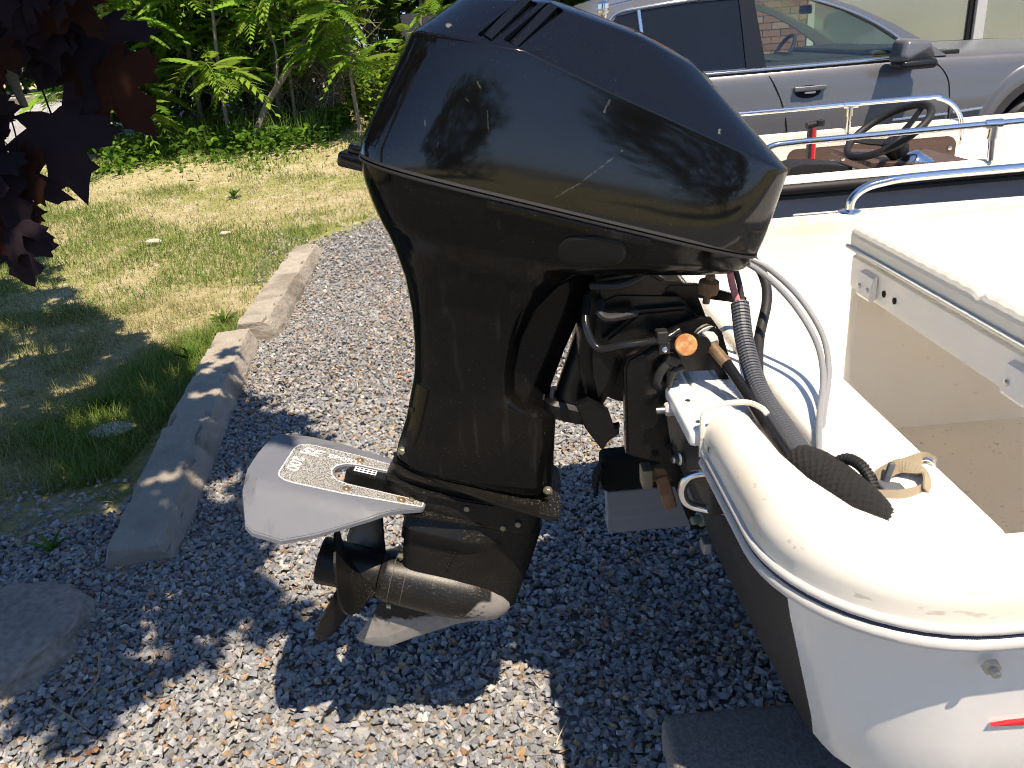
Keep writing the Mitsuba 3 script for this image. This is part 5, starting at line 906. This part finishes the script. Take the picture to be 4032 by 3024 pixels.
# broadleaf shrubs and ground cover
def leafy(name, label, cat_, P, r, size, tint, col_var=.4, kind=None):
    bv = np.array([(0, 0, 0), (.3, .28, .05), (.7, .26, 0), (1, 0, -.12), (.7, -.26, 0), (.3, -.28, .05)], float); bf = np.array([[0, 1, 5], [1, 2, 5], [2, 4, 5], [2, 3, 4]]); n = len(P)
    Ms = eul(r.uniform(0, 6.28, n), r.normal(.1, .45, n), r.normal(0, .5, n), r.uniform(.7, 1.3, n) * size, P); c_ = np.asarray(tint) * r.uniform(1 - col_var, 1 + col_var, (n, 1)) * np.where(r.random((n, 1)) < .2, np.array([1.5, 1.35, .9]), 1)
    return instmesh(bv, bf, Ms), np.repeat(c_, len(bv), 0)
r = np.random.default_rng(41); n = 4600; gx_ = r.uniform(-4.7, -1.9, n); gy_ = 10.95 + .28 * np.sin(gx_ * 3) + r.normal(.25, .5, n) - .35 * (gx_ < -3); P = np.stack([gx_, gy_, terrain(gx_, gy_) + r.uniform(0, 1, n) ** 1.5 * (.10 + .24 * meshkit.noise(np.stack([gx_ * 2.5, gy_ * 2.5, gx_ * 0], 1), 3))], 1)
m_, c_ = leafy('', '', '', P, r, .085, (.10, .20, .03)); r2 = np.random.default_rng(43); q = np.stack([r2.uniform(-4.8, -2.0, 2600), r2.uniform(10.5, 12.2, 2600)], 1); tg, kk_ = ribbons(np.c_[q, terrain(q[:, 0], q[:, 1])], r2.uniform(.15, .5, 2600), r2.uniform(.008, .014, 2600), r2.uniform(0, 6.28, 2600), r2.uniform(.6, 1, 2600), r2.uniform(.1, .6, 2600), 44)
struct('tall_grass', tg, 'grass_blade', smooth=False, kind='stuff', color=np.repeat(np.array([.15, .24, .06]) * r2.uniform(.6, 1.3, (2600, 1)), kk_, 0), label='tall grass at the foot of the bushes')
struct('ground_cover', m_, 'leaf', smooth=False, kind='stuff', color=c_, label='low leafy ground cover along the foot of the bushes')
def shrub(x, y, w, h, seed, n, size, tint, label, name='shrub', cat_='shrub', dy=None):
    r = np.random.default_rng(seed); z0 = float(terrain(x, y)); k = thing(name, label, cat_); q = r.normal(size=(n, 3)); q /= np.linalg.norm(q, axis=1, keepdims=True); q *= r.uniform(.3, 1, (n, 1)) ** .4; lump = meshkit.noise(q * 2.6 + seed, seed); q *= (.55 + .75 * lump)[:, None]
    P = np.array([x, y, z0 + h * .52]) + q * [w, dy or w * .7, h * .52]; P[:, 2] = np.maximum(P[:, 2], z0 + .02); m_, c_ = leafy('', '', '', P, r, size, tint); c_ *= np.repeat((.6 + .8 * lump)[:, None], 6, 0)
    obj('stems', cat(*[tube(spline([(x + r.normal(0, w * .2), y, z0), (x + a_ * w * .4, y + b_ * w * .3, z0 + h * .4), (x + a_ * w * .75, y + b_ * w * .5, z0 + h * .85)], 4), np.linspace(.014, .005, 9) * max(1, h / 2), 6) for a_, b_ in r.uniform(-1, 1, (7, 2))]), 'bark', k); obj('crown', m_, 'leaf', k, smooth=False, color=c_); return k
shrub(-1.45, 11.4, .45, .9, 51, 1300, .08, (.16, .24, .03), 'bright yellow-green shrub beside the path left of the motor'); shrub(-5.05, 10.9, .35, .7, 52, 900, .09, (.05, .10, .02), 'small dark shrub at the roadside end of the bushes')
shrub(-5.9, 17.9, 1.3, 2.2, 53, 2600, .17, (.07, .14, .025), 'green bush across the road glimpsed between the maple leaves'); shrub(-9.5, 19.5, 2.5, 4.5, 54, 3800, .28, (.05, .10, .02), 'big dark bush across the road at the far left')
for i, (x, y, w, h) in enumerate([(-14, 24, 4.5, 9), (-7, 25, 4, 10), (-1.5, 23, 4, 10), (4, 26, 4.5, 9), (-4.2, 20.5, 2.6, 6), (.8, 19.5, 2.4, 6)]):
    shrub(x, y, w, h, 60 + i, 4200, .42 if y > 22 else .32, (.045, .085, .02), ['dark broad tree closing the view far left', 'dark tree behind the left conifers', 'dark tall tree behind the gap left of the motor', 'tree behind the shopfront roof', 'dense bush behind the conifer screen', 'dense bush behind the black pickup'][i], 'background_tree', 'tree')
for i, (x, y, w, h) in enumerate([(5.5, -15, 4.2, 9), (-6, -17, 4, 8)]): shrub(x, y, w, h, 80 + i, 3600, .42, (.045, .085, .02), ['unseen tree added behind the view to darken the cowl reflection', 'second unseen tree added to darken the cowl reflection'][i], 'background_tree', 'tree')  # unseen trees, added so the cowl reflects dark shapes
# weeds along the stops
def weed(x, y, s_, seed, label, n=16):
    r = np.random.default_rng(seed); k = thing('weed', label, 'weed'); P = np.repeat([[x, y, terrain(x, y) + .0]], n, 0); bv = np.array([(0, .02, 0), (0, -.02, 0), (.4, .11, .1), (.4, -.11, .1), (.8, .08, .06), (.8, -.08, .06), (1, 0, -.03)], float); bf = np.array([[0, 1, 3], [0, 3, 2], [2, 3, 5], [2, 5, 4], [4, 5, 6]])
    Ms = eul(r.uniform(0, 6.28, n), r.uniform(.25, 1.2, n), r.normal(0, .2, n), r.uniform(.6, 1.1, n) * s_, P); obj('leaves', instmesh(bv, bf, Ms), 'leaf', k, smooth=False, color=vcol(n, 7, (.10, .19, .03), r)); return k
weed(-1.73, 4.75, .13, 1, 'broad-leaved weed beside the farther wheel stop'); weed(-1.70, 4.1, .13, 2, 'weed beside the joint of the two wheel stops', 22); weed(-1.62, 2.35, .09, 3, 'small weed growing in gravel near the end of the nearer wheel stop', 10); weed(-1.85, 2.30, .08, 4, 'small weed in shaded gravel left of the nearer wheel stop', 10); weed(-1.95, 3.55, .12, 5, 'dark round-leaved weed in the maple shade on the lawn', 26); weed(-2.6, 8.2, .12, 6, 'lone weed tuft on the sunny dry lawn', 20)

# ------------------------------------------------------------------ purple maple: trunk and crown left of the frame, one low branch hanging in view
M('maple_leaf', {'type': 'principledthin', 'base_color': P_(lambda p, n, uv: MX((.020, .017, .025), (.036, .026, .032), FB(p.x * 25, p.y * 25, p.z * 25))), 'roughness': .27, 'diff_trans': .75, 'spec_trans': 0.})
M('maple_leaf_red', {'type': 'principledthin', 'base_color': P_(lambda p, n, uv: MX((.028, .014, .012), (.05, .022, .016), FB(p.x * 25, p.y * 25, p.z * 25))), 'roughness': .38, 'diff_trans': .9, 'spec_trans': 0.})
hl = [(0, 0), (.10, -.06), (.24, -.09), (.42, -.10), (.37, .0), (.30, .09), (.45, .13), (.61, .19), (.585, .28), (.72, .40), (.55, .43), (.50, .54), (.37, .47), (.22, .46), (.25, .60), (.30, .72), (.18, .75), (.10, .86), (0, 1.0)]
OL = np.array(hl + [(-a, b) for a, b in hl[::-1]][1:-1]); CE = np.array([0, .22])
def leaf_mesh(curl, seed):
    r = np.random.default_rng(seed); o = OL * r.uniform(.92, 1.08, OL.shape); rg = [CE + (o - CE) * t for t in (.35, .7, 1.)]; V = np.vstack([[CE], *rg]); n = len(o); F = []
    for j in range(n): k = (j + 1) % n; F += [[0, 1 + j, 1 + k]] + [[1 + a * n + j, 1 + (a + 1) * n + j, 1 + (a + 1) * n + k] for a in (0, 1)] + [[1 + a * n + j, 1 + (a + 1) * n + k, 1 + a * n + k] for a in (0, 1)]
    d2 = ((V - CE) ** 2).sum(1); z = -curl * d2 + .06 * np.sin(V[:, 0] * 9 + seed) * np.sqrt(d2) + .05 * np.abs(V[:, 0]); V3 = np.c_[V, z]
    pet = tube(spline([(0, .0, 0), (0, -.35, .05), (.05, -.75, .16)], 4), .011, 5, False); return mesh(np.vstack([V3, pet.vertices]), np.vstack([F, pet.faces + len(V3)]))
LM = [leaf_mesh(c_, i) for i, c_ in enumerate((.25, .45, .1, .6, .35))]
maple = thing('purple_maple', 'purple-leaved maple with a low branch of dark lobed leaves hanging at the top left', 'tree')
obj('trunk', tube(spline([(-3.4, -.2, -.1), (-3.35, -.15, 1.2), (-3.2, 0, 2.4), (-3.1, .1, 3.8), (-3.2, .2, 5.6)], 8), np.linspace(.17, .07, 33), 14), 'bark', maple)
limbs = [[(-3.2, 0, 2.3), (-2.3, .5, 2.75), (-1.5, 1.0, 2.45), (-1.0, 1.38, 1.95), (-.84, 1.50, 1.62), (-.80, 1.5, 1.45)], [(-3.2, 0, 2.6), (-2.2, .9, 3.0), (-1.4, 1.5, 2.9)], [(-3.2, 0, 2.7), (-1.9, .1, 3.2), (-.7, .3, 3.2)], [(-3.1, .1, 3.2), (-3.0, 1.6, 3.6), (-2.6, 2.8, 3.3)], [(-1.2, 1.25, 2.2), (-1.1, 1.5, 1.8), (-1.0, 1.55, 1.5), (-.95, 1.5, 1.3)]]
for i, L in enumerate(limbs): obj('branch', tube(spline(L, 8), np.linspace(.05 if i < 4 else .012, .006, (len(L) - 1) * 8 + 1), 8), 'bark', maple)
r = np.random.default_rng(77)
def put(lm, p, nrm, upd, s):
    nrm = np.asarray(nrm, float); nrm /= np.linalg.norm(nrm); upd = np.asarray(upd, float); upd -= nrm * (upd @ nrm); upd /= np.linalg.norm(upd); x = np.cross(upd, nrm); A = np.eye(4); A[:3, 0], A[:3, 1], A[:3, 2], A[:3, 3] = x * s, upd * s, nrm * s, p; q = lm.copy(); q.apply_transform(A); q.apply_translation(-upd * s * .3); return q
hang = [((-.742, 1.47, 1.395), (.1, -1, .35), (.15, .1, -1), .15, 0), ((-.640, 1.50, 1.470), (-.3, -1, .2), (.55, 0, -.85), .14, 1), ((-.70, 1.52, 1.50), (.3, -1, .3), (-.1, 0, -1), .13, 0), ((-.655, 1.55, 1.545), (-.1, -1, .5), (.4, 0, -1), .12, 0), ((-.83, 1.46, 1.33), (-.2, -1, .1), (-.3, 0, -1), .125, 0), ((-.86, 1.42, 1.27), (.4, -1, .3), (.25, 0, -1), .11, 1), ((-.85, 1.42, 1.22), (.2, -1, .1), (.1, 0, -1), .10, 0), ((-.80, 1.44, 1.345), (-.5, -.8, .2), (.7, 0, -.8), .10, 1)]
for i in range(80):
    for _ in range(60):
        p = np.array([r.uniform(-1.0, -.66), r.uniform(1.40, 1.66), r.uniform(1.2, 1.72)]); k = 1.5 / p[1]
        zz = 1.5 + (p[2] - 1.5) * k; xx = p[0] * k
        if -.865 < xx < -.69 and 1.405 < zz < 1.50: continue
        if (zz > 1.50 and xx < -.665) or (zz > 1.40 and xx < -.80 and r.random() < .8) or (zz > 1.22 and xx < -.86 and r.random() < .6): break
    hang.append((tuple(p), (r.normal(0, .45), -1, r.normal(.3, .4)), (r.normal(0, .5), r.normal(0, .2), -1), r.uniform(.075, .118), int(r.random() < .16)))
for i, (p, nn, up, s_, red) in enumerate(hang): obj('leaf', put(LM[i % 5], p, nn, up, s_), ('maple_leaf', 'maple_leaf_red')[red], maple, smooth=True)
# crown above the view: it throws the dappled shade on the kerb stops and the gravel
SH = Polygon([(-1.46, 1.62), (-1.25, 1.44), (-1.13, 1.52), (-1.13, 1.64), (-.99, 1.66), (-.93, 1.71), (-.80, 1.82), (-.73, 1.90), (-.76, 2.02), (-.86, 2.2), (-.94, 2.38), (-.95, 2.68), (-.82, 2.85), (-.83, 2.98), (-.92, 3.2), (-1.05, 3.4), (-1.3, 3.5), (-1.5, 4.0), (-1.65, 3.85), (-2.25, 4.7), (-2.7, 5.2), (-3.4, 6.1), (-4.0, 7.0), (-5.5, 7.5), (-6, 5), (-4.5, 2.5), (-2.5, 1.7)])
sd = np.array(SUN); g = scatter(SH, 7500, r); g = g[meshkit.fbm(np.c_[g * 5.5, g[:, :1] * 0], 2, 5) > .36]
hh = 1.95 + 1.9 * meshkit.noise(np.c_[g * 1.6, g[:, :1] * 0 + 3], 8) + r.normal(0, .22, len(g)); hh = np.clip(hh, 1.85, 4.2); P = np.c_[g, terrain(g[:, 0], g[:, 1])] + sd[None] * hh[:, None]
ms = []
Ms = eul(r.uniform(0, 6.28, len(P)), r.normal(0, .4, len(P)), r.normal(0, .4, len(P)), r.uniform(.11, .16, len(P)), P)
def flat_leaf(c_): o = np.vstack([[CE], OL]); n = len(OL); return np.c_[o, -c_ * ((o - CE) ** 2).sum(1)], np.array([[0, 1 + j, 1 + (j + 1) % n] for j in range(n)])
cr = cat(*[instmesh(*flat_leaf((.2, .5)[i]), Ms[i::2]) for i in range(2)]); kk = obj('crown', cr, 'maple_leaf', maple, smooth=False); stuff_part(kk)
